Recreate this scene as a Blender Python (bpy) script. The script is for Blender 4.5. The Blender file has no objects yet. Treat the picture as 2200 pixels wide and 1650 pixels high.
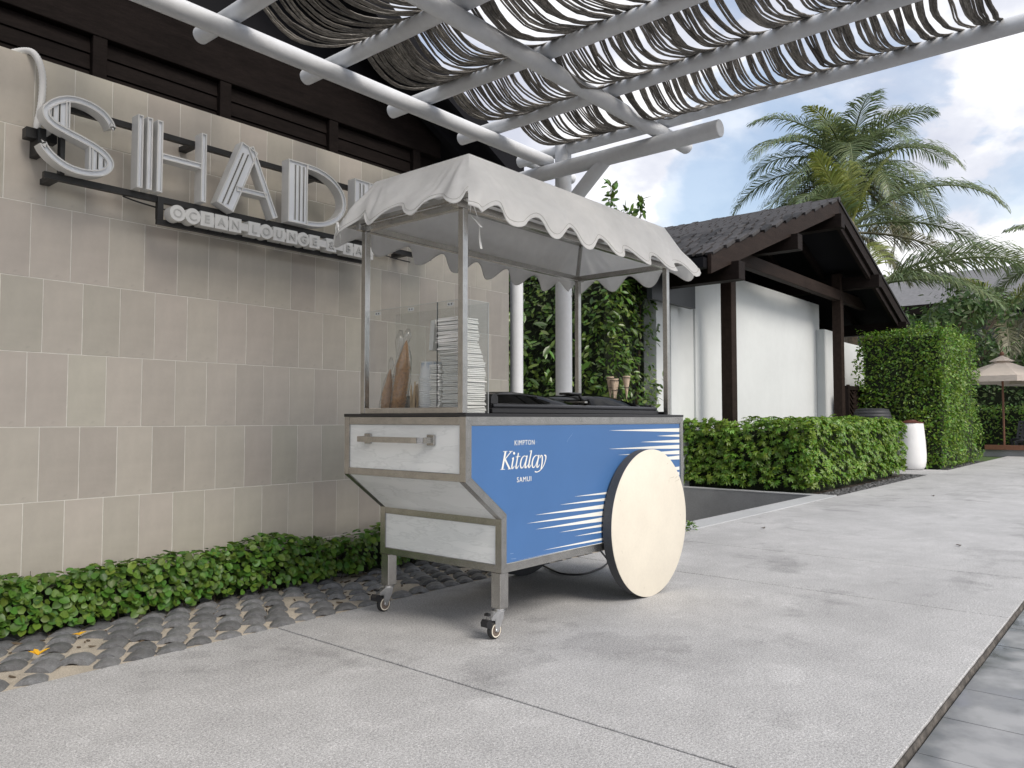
import bpy, bmesh, math, random
from mathutils import Vector, Matrix, noise
random.seed(7)
R = math.radians
sc = bpy.context.scene
col = sc.collection

# ------------------------------------------------------------------ camera
cam_d = bpy.data.cameras.new('camera')
cam = bpy.data.objects.new('camera', cam_d)
col.objects.link(cam)
sc.camera = cam
cam_d.sensor_width = 36.0
cam_d.lens = 36.0 * 1663.2 / 2200.0
cam_d.clip_start = 0.05
cam_d.clip_end = 3000
_t, _p = R(40.17), R(2.587)
_fw = Vector((math.cos(_t) * math.cos(_p), math.sin(_t) * math.cos(_p), math.sin(_p)))
cam.location = (0, 0, 0.95)
cam.rotation_euler = _fw.to_track_quat('-Z', 'Y').to_euler()

# ------------------------------------------------------------------ sky
SUN_EL, SUN_AZ = 44.0, -98.0          # azimuth measured from +X towards +Y
world = bpy.data.worlds.new('World')
sc.world = world
world.use_nodes = True
wt = world.node_tree
wn, wl = wt.nodes, wt.links
wn.clear()
def nd(t, kind, **kw):
    n = t.nodes.new(kind)
    for k, v in kw.items():
        setattr(n, k, v)
    return n
def ramp(t, stops, interp='LINEAR'):
    n = t.nodes.new('ShaderNodeValToRGB')
    n.color_ramp.interpolation = interp
    e = n.color_ramp.elements
    while len(e) < len(stops):
        e.new(0.5)
    for i, (p, c) in enumerate(stops):
        e[i].position = p
        e[i].color = (c, c, c, 1) if not hasattr(c, '__len__') else (c[0], c[1], c[2], 1)
    return n
out = nd(wt, 'ShaderNodeOutputWorld')
bg = nd(wt, 'ShaderNodeBackground')
bg.inputs['Strength'].default_value = 0.105
sky = nd(wt, 'ShaderNodeTexSky', sky_type='NISHITA', sun_disc=False)
sky.sun_elevation = R(SUN_EL)
sky.sun_rotation = R(90.0 - SUN_AZ)
sky.air_density = 1.2
sky.dust_density = 2.5
tc = nd(wt, 'ShaderNodeTexCoord')
mp = nd(wt, 'ShaderNodeMapping')
mp.inputs['Scale'].default_value = (1, 1, 1.7)
mp.inputs['Location'].default_value = (0.35, 0.1, 0.2)
wl.new(tc.outputs['Generated'], mp.inputs['Vector'])
n1 = nd(wt, 'ShaderNodeTexNoise')
n1.inputs['Scale'].default_value = 3.1
n1.inputs['Detail'].default_value = 9
n1.inputs['Roughness'].default_value = 0.52
n1.inputs['Distortion'].default_value = 0.25
wl.new(mp.outputs[0], n1.inputs['Vector'])
cm = ramp(wt, [(0.40, 0.22), (0.48, 0.55), (0.515, 1.0)], 'EASE')
wl.new(n1.outputs[0], cm.inputs[0])
n2 = nd(wt, 'ShaderNodeTexNoise')
n2.inputs['Scale'].default_value = 5.0
n2.inputs['Detail'].default_value = 6
n2.inputs['Roughness'].default_value = 0.55
wl.new(mp.outputs[0], n2.inputs['Vector'])
cc = ramp(wt, [(0.36, (3.4, 3.55, 4.1)), (0.48, (4.2, 4.3, 4.7)), (0.58, (5.8, 5.8, 5.9))])
wl.new(n2.outputs[0], cc.inputs[0])
mx = nd(wt, 'ShaderNodeMix', data_type='RGBA')
wl.new(cm.outputs[0], mx.inputs[0])
wl.new(sky.outputs[0], mx.inputs[6])
wl.new(cc.outputs[0], mx.inputs[7])
wl.new(mx.outputs[2], bg.inputs['Color'])
wl.new(bg.outputs[0], out.inputs['Surface'])

# ------------------------------------------------------------------ sun
sun_d = bpy.data.lights.new('sun', 'SUN')
sun_d.energy = 1.5
sun_d.angle = R(24)
sun_d.color = (1.0, 0.93, 0.84)
sun = bpy.data.objects.new('sun', sun_d)
col.objects.link(sun)
_sd = Vector((math.cos(R(SUN_EL)) * math.cos(R(SUN_AZ)), math.cos(R(SUN_EL)) * math.sin(R(SUN_AZ)), math.sin(R(SUN_EL))))
sun.rotation_euler = _sd.to_track_quat('Z', 'Y').to_euler()
sun.location = _sd * 40

# ------------------------------------------------------------------ exposure
vs = sc.view_settings
vs.view_transform = 'Standard'
vs.look = 'None'
vs.exposure = 0.98
vs.gamma = 1.0
vs.use_curve_mapping = False
sc.cycles.use_denoising = True
sc.cycles.max_bounces = 8
sc.cycles.transparent_max_bounces = 16
sc.cycles.caustics_reflective = False
sc.cycles.caustics_refractive = False

# ================================================================== materials
MATS = {}
def mat(name, color, rough=0.6, metal=0.0, spec=0.5, rnd=0.0, rnd_kind='object', mott=(), speck=(), bump=(), stretch=(1, 1, 1),
        transl=0.0, stain=(), coat=0.0, hue=0.0):
    """rnd: value variation per object / island; mott / speck: (scale, amount); bump: (scale, strength); stain: (scale, thr, dark)"""
    if name in MATS:
        return MATS[name]
    m = bpy.data.materials.new(name)
    MATS[name] = m
    m.use_nodes = True
    t = m.node_tree
    L = t.links
    b = t.nodes['Principled BSDF']
    b.inputs['Roughness'].default_value = rough
    b.inputs['Metallic'].default_value = metal
    b.inputs['Specular IOR Level'].default_value = spec
    b.inputs['Coat Weight'].default_value = coat
    tcn = nd(t, 'ShaderNodeTexCoord')
    mpn = nd(t, 'ShaderNodeMapping')
    mpn.inputs['Scale'].default_value = stretch
    L.new(tcn.outputs['Object'], mpn.inputs['Vector'])
    rgb = nd(t, 'ShaderNodeRGB')
    rgb.outputs[0].default_value = (*color, 1)
    cur = rgb.outputs[0]
    def mul(fac_socket, lo, hi, cur):
        mr = nd(t, 'ShaderNodeMapRange')
        mr.inputs['From Min'].default_value = 0.3
        mr.inputs['From Max'].default_value = 0.7
        mr.inputs['To Min'].default_value = lo
        mr.inputs['To Max'].default_value = hi
        L.new(fac_socket, mr.inputs['Value'])
        mm = nd(t, 'ShaderNodeVectorMath', operation='SCALE')
        L.new(cur, mm.inputs[0])
        L.new(mr.outputs[0], mm.inputs['Scale'])
        return mm.outputs[0]
    def tex(scale, detail=6, rough_=0.6):
        n = nd(t, 'ShaderNodeTexNoise')
        n.inputs['Scale'].default_value = scale
        n.inputs['Detail'].default_value = detail
        n.inputs['Roughness'].default_value = rough_
        L.new(mpn.outputs[0], n.inputs['Vector'])
        return n.outputs[0]
    for s, a in (mott if mott and hasattr(mott[0], '__len__') else ([mott] if mott else [])):
        cur = mul(tex(s), 1 - a, 1 + a, cur)
    for s, a in (speck if speck and hasattr(speck[0], '__len__') else ([speck] if speck else [])):
        cur = mul(tex(s, 2, 0.7), 1 - a, 1 + a, cur)
    for s, thr, dark, *wd in (stain if stain and hasattr(stain[0], '__len__') else ([stain] if stain else [])):
        mr = nd(t, 'ShaderNodeMapRange')
        mr.inputs['From Min'].default_value = thr
        mr.inputs['From Max'].default_value = thr + (wd[0] if wd else 0.12)
        mr.inputs['To Min'].default_value = 1
        mr.inputs['To Max'].default_value = dark
        L.new(tex(s, 8, 0.65), mr.inputs['Value'])
        mm = nd(t, 'ShaderNodeVectorMath', operation='SCALE')
        L.new(cur, mm.inputs[0])
        L.new(mr.outputs[0], mm.inputs['Scale'])
        cur = mm.outputs[0]
    if rnd or hue:
        if rnd_kind == 'object':
            src = nd(t, 'ShaderNodeObjectInfo').outputs['Random']
        else:
            src = nd(t, 'ShaderNodeNewGeometry').outputs['Random Per Island']
        if rnd:
            mr = nd(t, 'ShaderNodeMapRange')
            mr.inputs['To Min'].default_value = 1 - rnd
            mr.inputs['To Max'].default_value = 1 + rnd
            L.new(src, mr.inputs['Value'])
            mm = nd(t, 'ShaderNodeVectorMath', operation='SCALE')
            L.new(cur, mm.inputs[0])
            L.new(mr.outputs[0], mm.inputs['Scale'])
            cur = mm.outputs[0]
        if hue:
            wn_ = nd(t, 'ShaderNodeTexWhiteNoise', noise_dimensions='1D')
            L.new(src, wn_.inputs['W'])
            mr = nd(t, 'ShaderNodeMapRange')
            mr.inputs['To Min'].default_value = 0.5 - hue
            mr.inputs['To Max'].default_value = 0.5 + hue
            L.new(wn_.outputs['Value'], mr.inputs['Value'])
            hs = nd(t, 'ShaderNodeHueSaturation')
            L.new(cur, hs.inputs['Color'])
            L.new(mr.outputs[0], hs.inputs['Hue'])
            cur = hs.outputs[0]
    L.new(cur, b.inputs['Base Color'])
    if bump:
        bn = nd(t, 'ShaderNodeBump')
        bn.inputs['Strength'].default_value = bump[1]
        bn.inputs['Distance'].default_value = bump[2] if len(bump) > 2 else 0.01
        L.new(tex(bump[0], 5, 0.6), bn.inputs['Height'])
        L.new(bn.outputs[0], b.inputs['Normal'])
    if transl:
        tr = nd(t, 'ShaderNodeBsdfTranslucent')
        L.new(cur, tr.inputs['Color'])
        ms = nd(t, 'ShaderNodeMixShader')
        ms.inputs[0].default_value = transl
        L.new(b.outputs[0], ms.inputs[1])
        L.new(tr.outputs[0], ms.inputs[2])
        L.new(ms.outputs[0], t.nodes['Material Output'].inputs['Surface'])
    return m

def mat_clear(name, tint, gloss=0.05, refl=1.0):
    m = bpy.data.materials.new(name)
    MATS[name] = m
    m.use_nodes = True
    t = m.node_tree
    L = t.links
    t.nodes.remove(t.nodes['Principled BSDF'])
    tr = nd(t, 'ShaderNodeBsdfTransparent')
    tr.inputs[0].default_value = (*tint, 1)
    gl = nd(t, 'ShaderNodeBsdfGlossy')
    gl.inputs['Roughness'].default_value = gloss
    fr = nd(t, 'ShaderNodeLayerWeight')
    fr.inputs[0].default_value = 0.5
    pw = nd(t, 'ShaderNodeMath', operation='POWER')
    pw.inputs[1].default_value = 4.0
    L.new(fr.outputs['Facing'], pw.inputs[0])
    mu = nd(t, 'ShaderNodeMath', operation='MULTIPLY_ADD', use_clamp=True)
    mu.inputs[1].default_value = 0.8 * refl
    mu.inputs[2].default_value = 0.045 * refl
    L.new(pw.outputs[0], mu.inputs[0])
    ms = nd(t, 'ShaderNodeMixShader')
    L.new(mu.outputs[0], ms.inputs[0])
    L.new(tr.outputs[0], ms.inputs[1])
    L.new(gl.outputs[0], ms.inputs[2])
    L.new(ms.outputs[0], t.nodes['Material Output'].inputs['Surface'])
    return m

M_conc = mat('concrete', (0.395, 0.395, 0.398), 0.70, spec=0.4, mott=((0.5, 0.13), (2.4, 0.10), (9, 0.06)), speck=((85, 0.20), (160, 0.40), (330, 0.45)), stain=((1.7, 0.565, 0.70), (0.8, 0.585, 0.86, 0.015), (2.9, 0.60, 1.10, 0.04), (11, 0.66, 0.75, 0.05)), bump=(300, 0.12, 0.003))
M_joint = mat('joint_filler', (0.06, 0.058, 0.055), 0.9, mott=(30, 0.3))
M_kerb = mat('kerb_granite', (0.40, 0.41, 0.42), 0.6, speck=(260, 0.2), mott=(2, 0.08))
M_granite = mat('dark_granite', (0.25, 0.255, 0.262), 0.55, speck=(300, 0.35), mott=(3, 0.12))
M_tile = mat('wall_tile', (0.515, 0.475, 0.412), 0.38, spec=0.4, rnd=0.075, hue=0.018, mott=((2.2, 0.05), (9, 0.05)), stain=(14, 0.64, 0.86), bump=(60, 0.06))
M_grout = mat('grout', (0.74, 0.715, 0.66), 0.9, mott=(20, 0.1))
M_sand = mat('sand', (0.46, 0.41, 0.335), 0.95, mott=(6, 0.18), speck=(220, 0.3), bump=(60, 0.6, 0.01))
M_paver = mat('paver_clay', (0.16, 0.163, 0.168), 0.55, rnd=0.25, mott=(28, 0.3), speck=(150, 0.2), bump=(90, 0.4, 0.004), stain=(25, 0.64, 1.4))
M_steel = mat('brushed_steel', (0.435, 0.425, 0.405), 0.27, metal=1.0, mott=(14, 0.14), speck=(160, 0.08), stain=(30, 0.66, 0.72), bump=(200, 0.05))
M_chrome = mat('zinc', (0.72, 0.72, 0.72), 0.28, metal=1.0, mott=(40, 0.15))
M_black = mat('black_plastic', (0.012, 0.012, 0.014), 0.35)
M_counter = mat('black_counter', (0.014, 0.014, 0.016), 0.25, spec=0.5)
M_cream = mat('cream_laminate', (0.72, 0.67, 0.57), 0.45, mott=(5, 0.04), speck=(60, 0.02), stain=(22, 0.70, 0.88))
M_edge = mat('wheel_edge', (0.055, 0.058, 0.064), 0.6, speck=(200, 0.25))
M_white_print = mat('white_print', (0.80, 0.79, 0.74), 0.45)
M_blue = mat('blue_vinyl', (0.060, 0.150, 0.345), 0.38, spec=0.4, mott=(3, 0.05), stain=(50, 0.72, 1.25))
M_canvas = mat('white_canvas', (0.88, 0.875, 0.86), 0.85, spec=0.1, mott=((4, 0.05), (22, 0.03)), transl=0.27, bump=(26, 0.30, 0.008), stain=(7, 0.63, 0.92))
M_ribbon = mat('white_ribbon', (0.75, 0.75, 0.73), 0.8)
M_paint = mat('white_steel_paint', (0.60, 0.615, 0.635), 0.42, mott=((3, 0.05), (30, 0.04)), stain=(11, 0.67, 0.72), bump=(20, 0.03))
M_signface = mat('sign_acrylic', (0.76, 0.79, 0.84), 0.18, mott=(4, 0.03))
M_signrim = mat('sign_rim', (0.68, 0.68, 0.67), 0.4, mott=(12, 0.05))
M_signblack = mat('black_steel_and_slot_dark', (0.012, 0.012, 0.013), 0.5, mott=(20, 0.4))
M_wood = mat('dark_timber', (0.014, 0.010, 0.009), 0.65, spec=0.1, stretch=(1, 1, 6), mott=((4, 0.25), (30, 0.2)), bump=(40, 0.15))
M_wood2 = mat('brown_timber', (0.024, 0.0165, 0.0135), 0.65, spec=0.10, stretch=(1, 6, 6), mott=((3, 0.25), (20, 0.2)), bump=(40, 0.15), stain=(9, 0.68, 1.6))
M_hall = mat('hall_timber', (0.009, 0.0068, 0.0062), 0.75, spec=0.05, stretch=(1, 6, 6), mott=((3, 0.3), (20, 0.25)), bump=(40, 0.15))
M_soffit = mat('black_soffit', (0.007, 0.007, 0.009), 0.8, spec=0.15)
M_white_wall = mat('white_render', (0.61, 0.635, 0.64), 0.75, mott=((0.8, 0.05), (7, 0.02)), bump=(40, 0.06))
M_shingle = mat('roof_shingle', (0.030, 0.028, 0.028), 0.6, spec=0.2, rnd=0.75, mott=(14, 0.3), bump=(40, 0.3))
M_rope = mat('rope_shade', (0.24, 0.225, 0.205), 0.9, spec=0.1, rnd=0.3, stretch=(0.35, 3, 3), mott=((14, 0.45), (60, 0.5)), transl=0.16, bump=(70, 0.8, 0.006))
M_bark = mat('bark', (0.13, 0.10, 0.075), 0.9, mott=(12, 0.35), bump=(30, 0.6))
M_twig = mat('twig', (0.07, 0.055, 0.035), 0.9, mott=(12, 0.35))
M_soil = mat('soil', (0.055, 0.042, 0.032), 0.95, mott=(9, 0.4), bump=(40, 0.8, 0.02))
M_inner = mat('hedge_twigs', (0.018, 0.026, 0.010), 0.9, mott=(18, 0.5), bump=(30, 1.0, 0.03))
M_leaf_a = mat('leaf_groundcover', (0.105, 0.205, 0.028), 0.42, rnd=0.45, rnd_kind='island', hue=0.03, transl=0.25)
M_leaf_ao = mat('leaf_groundcover_big', (0.115, 0.220, 0.030), 0.42, rnd=0.40, hue=0.035, transl=0.25)
M_leaf_b = mat('leaf_schefflera', (0.140, 0.250, 0.028), 0.36, rnd=0.45, rnd_kind='island', hue=0.03, transl=0.28)
M_leaf_bo = mat('leaf_schefflera_big', (0.150, 0.262, 0.030), 0.36, rnd=0.40, hue=0.03, transl=0.28)
M_leaf_c = mat('leaf_boxhedge', (0.130, 0.235, 0.026), 0.36, rnd=0.5, rnd_kind='island', hue=0.03, transl=0.3)
M_leaf_d = mat('leaf_ficus', (0.085, 0.150, 0.026), 0.30, rnd=0.5, rnd_kind='island', hue=0.03, transl=0.25)
M_leaf_do = mat('leaf_ficus_big', (0.090, 0.160, 0.028), 0.30, rnd=0.45, hue=0.03, transl=0.25)
M_leaf_e = mat('leaf_tree', (0.085, 0.150, 0.045), 0.45, rnd=0.5, rnd_kind='island', hue=0.03, transl=0.25)
M_palm = mat('palm_leaflet', (0.155, 0.205, 0.095), 0.38, rnd=0.4, rnd_kind='island', hue=0.03, transl=0.3)
M_palm_y = mat('palm_leaflet_young', (0.215, 0.250, 0.060), 0.38, rnd=0.3, rnd_kind='island', hue=0.02, transl=0.35)
M_palm_o = mat('palm_leaflet_old', (0.190, 0.185, 0.115), 0.5, rnd=0.4, rnd_kind='island', hue=0.02, transl=0.3)
M_petal = mat('white_petal', (0.80, 0.80, 0.74), 0.6)
M_yellow = mat('yellow_petal', (0.75, 0.42, 0.02), 0.6)
M_pot = mat('pot_glaze', (0.80, 0.80, 0.80), 0.25, mott=(6, 0.04))
M_rust = mat('rust_lid', (0.10, 0.035, 0.025), 0.6, mott=(12, 0.3))
M_pebble = mat('pebble', (0.07, 0.07, 0.072), 0.7, rnd=0.5, rnd_kind='island')
M_napkin = mat('napkin', (0.80, 0.79, 0.76), 0.9, rnd=0.05, bump=(120, 0.3, 0.004))
M_cup = mat('paper_cup', (0.86, 0.86, 0.86), 0.5)
M_cupblue = mat('cup_print', (0.30, 0.42, 0.58), 0.5)
M_cone = mat('waffle_cone', (0.50, 0.25, 0.09), 0.75, mott=((60, 0.35), (160, 0.25)), bump=(90, 0.6, 0.006))
M_cone2 = mat('pale_waffle', (0.60, 0.47, 0.35), 0.8, mott=(40, 0.12), bump=(90, 0.4, 0.004))
M_stick = mat('wooden_stick', (0.55, 0.38, 0.22), 0.7, rnd=0.15)
M_acryl = mat_clear('clear_acrylic', (0.93, 0.94, 0.94), 0.04, 1.0)
M_acryl_edge = mat('acrylic_edge', (0.62, 0.64, 0.64), 0.2)
M_film = mat_clear('plastic_film', (0.965, 0.965, 0.965), 0.15, 2.4)
M_lid = mat_clear('tinted_glass', (0.05, 0.055, 0.055), 0.02, 0.32)
M_umb = mat('umbrella_canvas', (0.72, 0.64, 0.58), 0.85, transl=0.35, mott=(4, 0.05))
M_lounger = mat('lounger_grey', (0.030, 0.032, 0.036), 0.6, mott=(9, 0.2))
M_teak = mat('teak_pole', (0.17, 0.075, 0.042), 0.55, mott=(20, 0.2))
M_farroof = mat('far_roof', (0.15, 0.15, 0.155), 0.7, mott=(6, 0.2))
M_tread = mat('tyre', (0.016, 0.016, 0.017), 0.6)

def mat_marble():
    m = bpy.data.materials.new('marble')
    MATS['marble'] = m
    m.use_nodes = True
    t = m.node_tree
    L = t.links
    b = t.nodes['Principled BSDF']
    b.inputs['Roughness'].default_value = 0.22
    tcn = nd(t, 'ShaderNodeTexCoord')
    mpn = nd(t, 'ShaderNodeMapping')
    mpn.inputs['Rotation'].default_value = (R(38), 0, 0)
    mpn.inputs['Scale'].default_value = (1, 1, 4.5)
    L.new(tcn.outputs['Object'], mpn.inputs[0])
    n = nd(t, 'ShaderNodeTexNoise')
    n.inputs['Scale'].default_value = 4.0
    n.inputs['Detail'].default_value = 7
    n.inputs['Roughness'].default_value = 0.55
    n.inputs['Distortion'].default_value = 0.25
    L.new(mpn.outputs[0], n.inputs['Vector'])
    r = ramp(t, [(0.30, (0.78, 0.79, 0.78)), (0.46, (0.76, 0.775, 0.765)), (0.50, (0.66, 0.675, 0.665)), (0.515, (0.75, 0.765, 0.755)), (0.60, (0.70, 0.715, 0.705)), (0.8, (0.78, 0.79, 0.78))])
    L.new(n.outputs[0], r.inputs[0])
    L.new(r.outputs[0], b.inputs['Base Color'])
    return m
M_marble = mat_marble()

def mat_wet():
    m = bpy.data.materials.new('wet_slate')
    MATS['wet_slate'] = m
    m.use_nodes = True
    t = m.node_tree
    L = t.links
    b = t.nodes['Principled BSDF']
    tcn = nd(t, 'ShaderNodeTexCoord')
    n = nd(t, 'ShaderNodeTexNoise')
    n.inputs['Scale'].default_value = 3.5
    n.inputs['Detail'].default_value = 7
    L.new(tcn.outputs['Object'], n.inputs['Vector'])
    r = ramp(t, [(0.45, 0.04), (0.60, 0.24)])
    L.new(n.outputs[0], r.inputs[0])
    L.new(r.outputs[0], b.inputs['Roughness'])
    c = ramp(t, [(0.38, (0.075, 0.08, 0.09)), (0.52, (0.17, 0.175, 0.185)), (0.64, (0.30, 0.305, 0.315))])
    L.new(n.outputs[0], c.inputs[0])
    L.new(c.outputs[0], b.inputs['Base Color'])
    b.inputs['Specular IOR Level'].default_value = 0.6
    n2_ = nd(t, 'ShaderNodeTexNoise')
    n2_.inputs['Scale'].default_value = 14
    L.new(tcn.outputs['Object'], n2_.inputs['Vector'])
    bn = nd(t, 'ShaderNodeBump')
    bn.inputs['Strength'].default_value = 0.06
    L.new(n2_.outputs[0], bn.inputs['Height'])
    L.new(bn.outputs[0], b.inputs['Normal'])
    return m
M_wet = mat_wet()

# ================================================================== helpers
def tag(o, label=None, cat=None, group=None, kind=None):
    if label: o['label'] = label
    if cat: o['category'] = cat
    if group: o['group'] = group
    if kind: o['kind'] = kind
    return o

def thing(name, loc, label, cat, group=None):
    o = bpy.data.objects.new(name, None)
    o.empty_display_size = 0.1
    o.location = loc
    col.objects.link(o)
    return tag(o, label, cat, group)

def wpos(o):
    p = Vector((0, 0, 0))
    while o is not None:
        p += o.location
        o = o.parent
    return p

def link(name, me, parent=None, loc=None, rot=None, scale=None):
    o = bpy.data.objects.new(name, me)
    col.objects.link(o)
    if parent is not None:
        o.parent = parent
    if loc is not None: o.location = loc
    if rot is not None: o.rotation_euler = rot
    if scale is not None: o.scale = scale if hasattr(scale, '__len__') else (scale, scale, scale)
    return o

class MB:
    def __init__(s):
        s.v, s.f, s.mi = [], [], []
    def add(s, vs_, fs, mi=0):
        k = len(s.v)
        s.v += [tuple(p) for p in vs_]
        s.f += [tuple(i + k for i in f) for f in fs]
        s.mi += [mi] * len(fs)
        return s
    def box(s, a, b, c=0.0, mi=0):
        (x0, y0, z0), (x1, y1, z1) = a, b
        if c <= 0:
            return s.add([(x0, y0, z0), (x1, y0, z0), (x1, y1, z0), (x0, y1, z0), (x0, y0, z1), (x1, y0, z1), (x1, y1, z1), (x0, y1, z1)],
                         [(0, 3, 2, 1), (4, 5, 6, 7), (0, 1, 5, 4), (1, 2, 6, 5), (2, 3, 7, 6), (3, 0, 4, 7)], mi)
        # chamfered box: 24 verts
        V = []
        idx = {}
        lo, hi = (x0, y0, z0), (x1, y1, z1)
        for sx in (0, 1):
            for sy in (0, 1):
                for sz in (0, 1):
                    cn = [hi[0] if sx else lo[0], hi[1] if sy else lo[1], hi[2] if sz else lo[2]]
                    sg = [-1 if q else 1 for q in (sx, sy, sz)]
                    for ax in range(3):
                        p = list(cn)
                        for o_ in range(3):
                            if o_ != ax: p[o_] += sg[o_] * c
                        idx[(sx, sy, sz, ax)] = len(V)
                        V.append(tuple(p))
        F = []
        for ax in range(3):
            o1, o2 = (ax + 1) % 3, (ax + 2) % 3
            for sd in (0, 1):
                q = []
                for a1, a2 in ((0, 0), (1, 0), (1, 1), (0, 1)):
                    k = [0, 0, 0]
                    k[ax], k[o1], k[o2] = sd, a1, a2
                    q.append(idx[(*k, ax)])
                F.append(tuple(q) if sd else tuple(q[::-1]))
            # edges along ax
            for a1 in (0, 1):
                for a2 in (0, 1):
                    k0, k1 = [0, 0, 0], [0, 0, 0]
                    k0[ax], k1[ax] = 0, 1
                    for k in (k0, k1): k[o1], k[o2] = a1, a2
                    F.append((idx[(*k0, o1)], idx[(*k1, o1)], idx[(*k1, o2)], idx[(*k0, o2)]))
        for sx in (0, 1):
            for sy in (0, 1):
                for sz in (0, 1):
                    F.append(tuple(idx[(sx, sy, sz, a_)] for a_ in range(3)))
        return s.add(V, F, mi)
    def obox(s, c, ax, ay, az, mi=0):
        c, ax, ay, az = Vector(c), Vector(ax), Vector(ay), Vector(az)
        V = [c + ax * i + ay * j + az * k for k in (-1, 1) for j in (-1, 1) for i in (-1, 1)]
        return s.add(V, [(0, 2, 3, 1), (4, 5, 7, 6), (0, 1, 5, 4), (1, 3, 7, 5), (3, 2, 6, 7), (2, 0, 4, 6)], mi)
    def bar(s, a, b, w, h, up=(0, 0, 1), mi=0):
        a, b = Vector(a), Vector(b)
        d = (b - a)
        l = d.length / 2
        d.normalize()
        sd = d.cross(Vector(up)).normalized()
        u = sd.cross(d)
        return s.obox((a + b) / 2, d * l, sd * w / 2, u * h / 2, mi)
    def tube(s, pts, r, n=8, caps=True, mi=0):
        pts = [Vector(p) for p in pts]
        rs = r if hasattr(r, '__len__') else [r] * len(pts)
        prev = None
        rings = []
        for i, p in enumerate(pts):
            t_ = (pts[min(i + 1, len(pts) - 1)] - pts[max(i - 1, 0)])
            t_ = t_.normalized() if t_.length > 1e-9 else Vector((0, 0, 1))
            if prev is None:
                a_ = Vector((0, 0, 1)) if abs(t_.z) < 0.9 else Vector((1, 0, 0))
                u = t_.cross(a_).normalized()
            else:
                u = (prev - t_ * prev.dot(t_)).normalized()
            prev = u
            w = t_.cross(u)
            rings.append([p + (u * math.cos(2 * math.pi * k / n) + w * math.sin(2 * math.pi * k / n)) * rs[i] for k in range(n)])
        V = [q for rg in rings for q in rg]
        F = [(i * n + k, i * n + (k + 1) % n, (i + 1) * n + (k + 1) % n, (i + 1) * n + k) for i in range(len(pts) - 1) for k in range(n)]
        if caps:
            F.append(tuple(range(n - 1, -1, -1)))
            F.append(tuple((len(pts) - 1) * n + k for k in range(n)))
        return s.add(V, F, mi)
    def lathe(s, prof, c=(0, 0, 0), n=24, mi=0, axis='Z'):
        V = []
        for r_, h in prof:
            for k in range(n):
                a_ = 2 * math.pi * k / n
                p = (r_ * math.cos(a_), r_ * math.sin(a_), h)
                if axis == 'Y': p = (p[0], p[2], p[1])
                if axis == 'X': p = (p[2], p[0], p[1])
                V.append((c[0] + p[0], c[1] + p[1], c[2] + p[2]))
        F = [(i * n + k, i * n + (k + 1) % n, (i + 1) * n + (k + 1) % n, (i + 1) * n + k) for i in range(len(prof) - 1) for k in range(n)]
        F.append(tuple(range(n - 1, -1, -1)))
        F.append(tuple((len(prof) - 1) * n + k for k in range(n)))
        return s.add(V, F, mi)
    def prism(s, poly, y0, y1, mi=0):
        """poly in (x, z), extruded along y"""
        n = len(poly)
        V = [(x, y0, z) for x, z in poly] + [(x, y1, z) for x, z in poly]
        F = [tuple(range(n)), tuple(range(2 * n - 1, n - 1, -1))] + [(i, i + n, (i + 1) % n + n, (i + 1) % n) for i in range(n)]
        return s.add(V, F, mi)
    def mesh(s, name, mats, smooth=False, off=(0, 0, 0), recalc=True):
        me = bpy.data.meshes.new(name)
        o = Vector(off)
        me.from_pydata([tuple(Vector(p) - o) for p in s.v], [], s.f)
        for m in (mats if isinstance(mats, (list, tuple)) else [mats]):
            me.materials.append(m)
        if any(s.mi):
            me.polygons.foreach_set('material_index', s.mi)
        if recalc:
            bm = bmesh.new()
            bm.from_mesh(me)
            bmesh.ops.recalc_face_normals(bm, faces=bm.faces)
            bm.to_mesh(me)
            bm.free()
        if smooth:
            me.polygons.foreach_set('use_smooth', [True] * len(me.polygons))
            if smooth != 'all':
                me.set_sharp_from_angle(angle=R(smooth if smooth is not True else 40))
        me.update()
        return me
    def build(s, name, mats, parent=None, smooth=False, recalc=True):
        return link(name, s.mesh(name, mats, smooth, wpos(parent), recalc), parent)

def bx(name, a, b, m, parent, c=0.0):
    return MB().box(a, b, c).build(name, m, parent)

def rv(a, b):
    return random.uniform(a, b)

def copy_tree(o, parent=None):
    c = o.copy()
    col.objects.link(c)
    c.parent = parent
    for ch in list(o.children):
        copy_tree(ch, c)
    return c

# leaves ------------------------------------------------------------
def leaf_shape(length, width, cup=0.15, n=4, heart=False):
    """flat list of verts / faces of one leaf pointing +X, normal +Z"""
    V, F = [], []
    for i in range(n + 1):
        t_ = i / n
        if heart:
            w = width * math.sin(math.pi * min(1, 0.16 + 0.84 * t_)) ** 0.75
        else:
            w = width * math.sin(math.pi * (0.04 + 0.96 * t_)) ** 0.85
        if i == n: w = 0.0
        x = length * t_
        V += [(x, -w / 2, cup * w), (x, 0, -0.18 * cup * length * (4 * (t_ - 0.5) ** 2)), (x, w / 2, cup * w)]
    for i in range(n):
        a_ = i * 3
        F += [(a_, a_ + 3, a_ + 4, a_ + 1), (a_ + 1, a_ + 4, a_ + 5, a_ + 2)]
    return V, F

def palmate(nl=7, ll=0.066, lw=0.025):
    V, F = [], []
    for k in range(nl):
        a_ = (k / (nl - 1) - 0.5) * R(250)
        v, f = leaf_shape(ll * (1 - 0.25 * abs(k / (nl - 1) - 0.5)), lw, 0.15, 2)
        dz = -0.35
        m_ = Matrix.Rotation(a_, 3, 'Z') @ Matrix.Rotation(0.35, 3, 'Y')
        k0 = len(V)
        V += [tuple(m_ @ Vector(p)) for p in v]
        F += [tuple(i + k0 for i in q) for q in f]
    return V, F

def orient(nrm, spin):
    q = Vector(nrm).normalized().to_track_quat('Z', 'Y')
    return q @ Matrix.Rotation(spin, 3, 'Z').to_quaternion()

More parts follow.
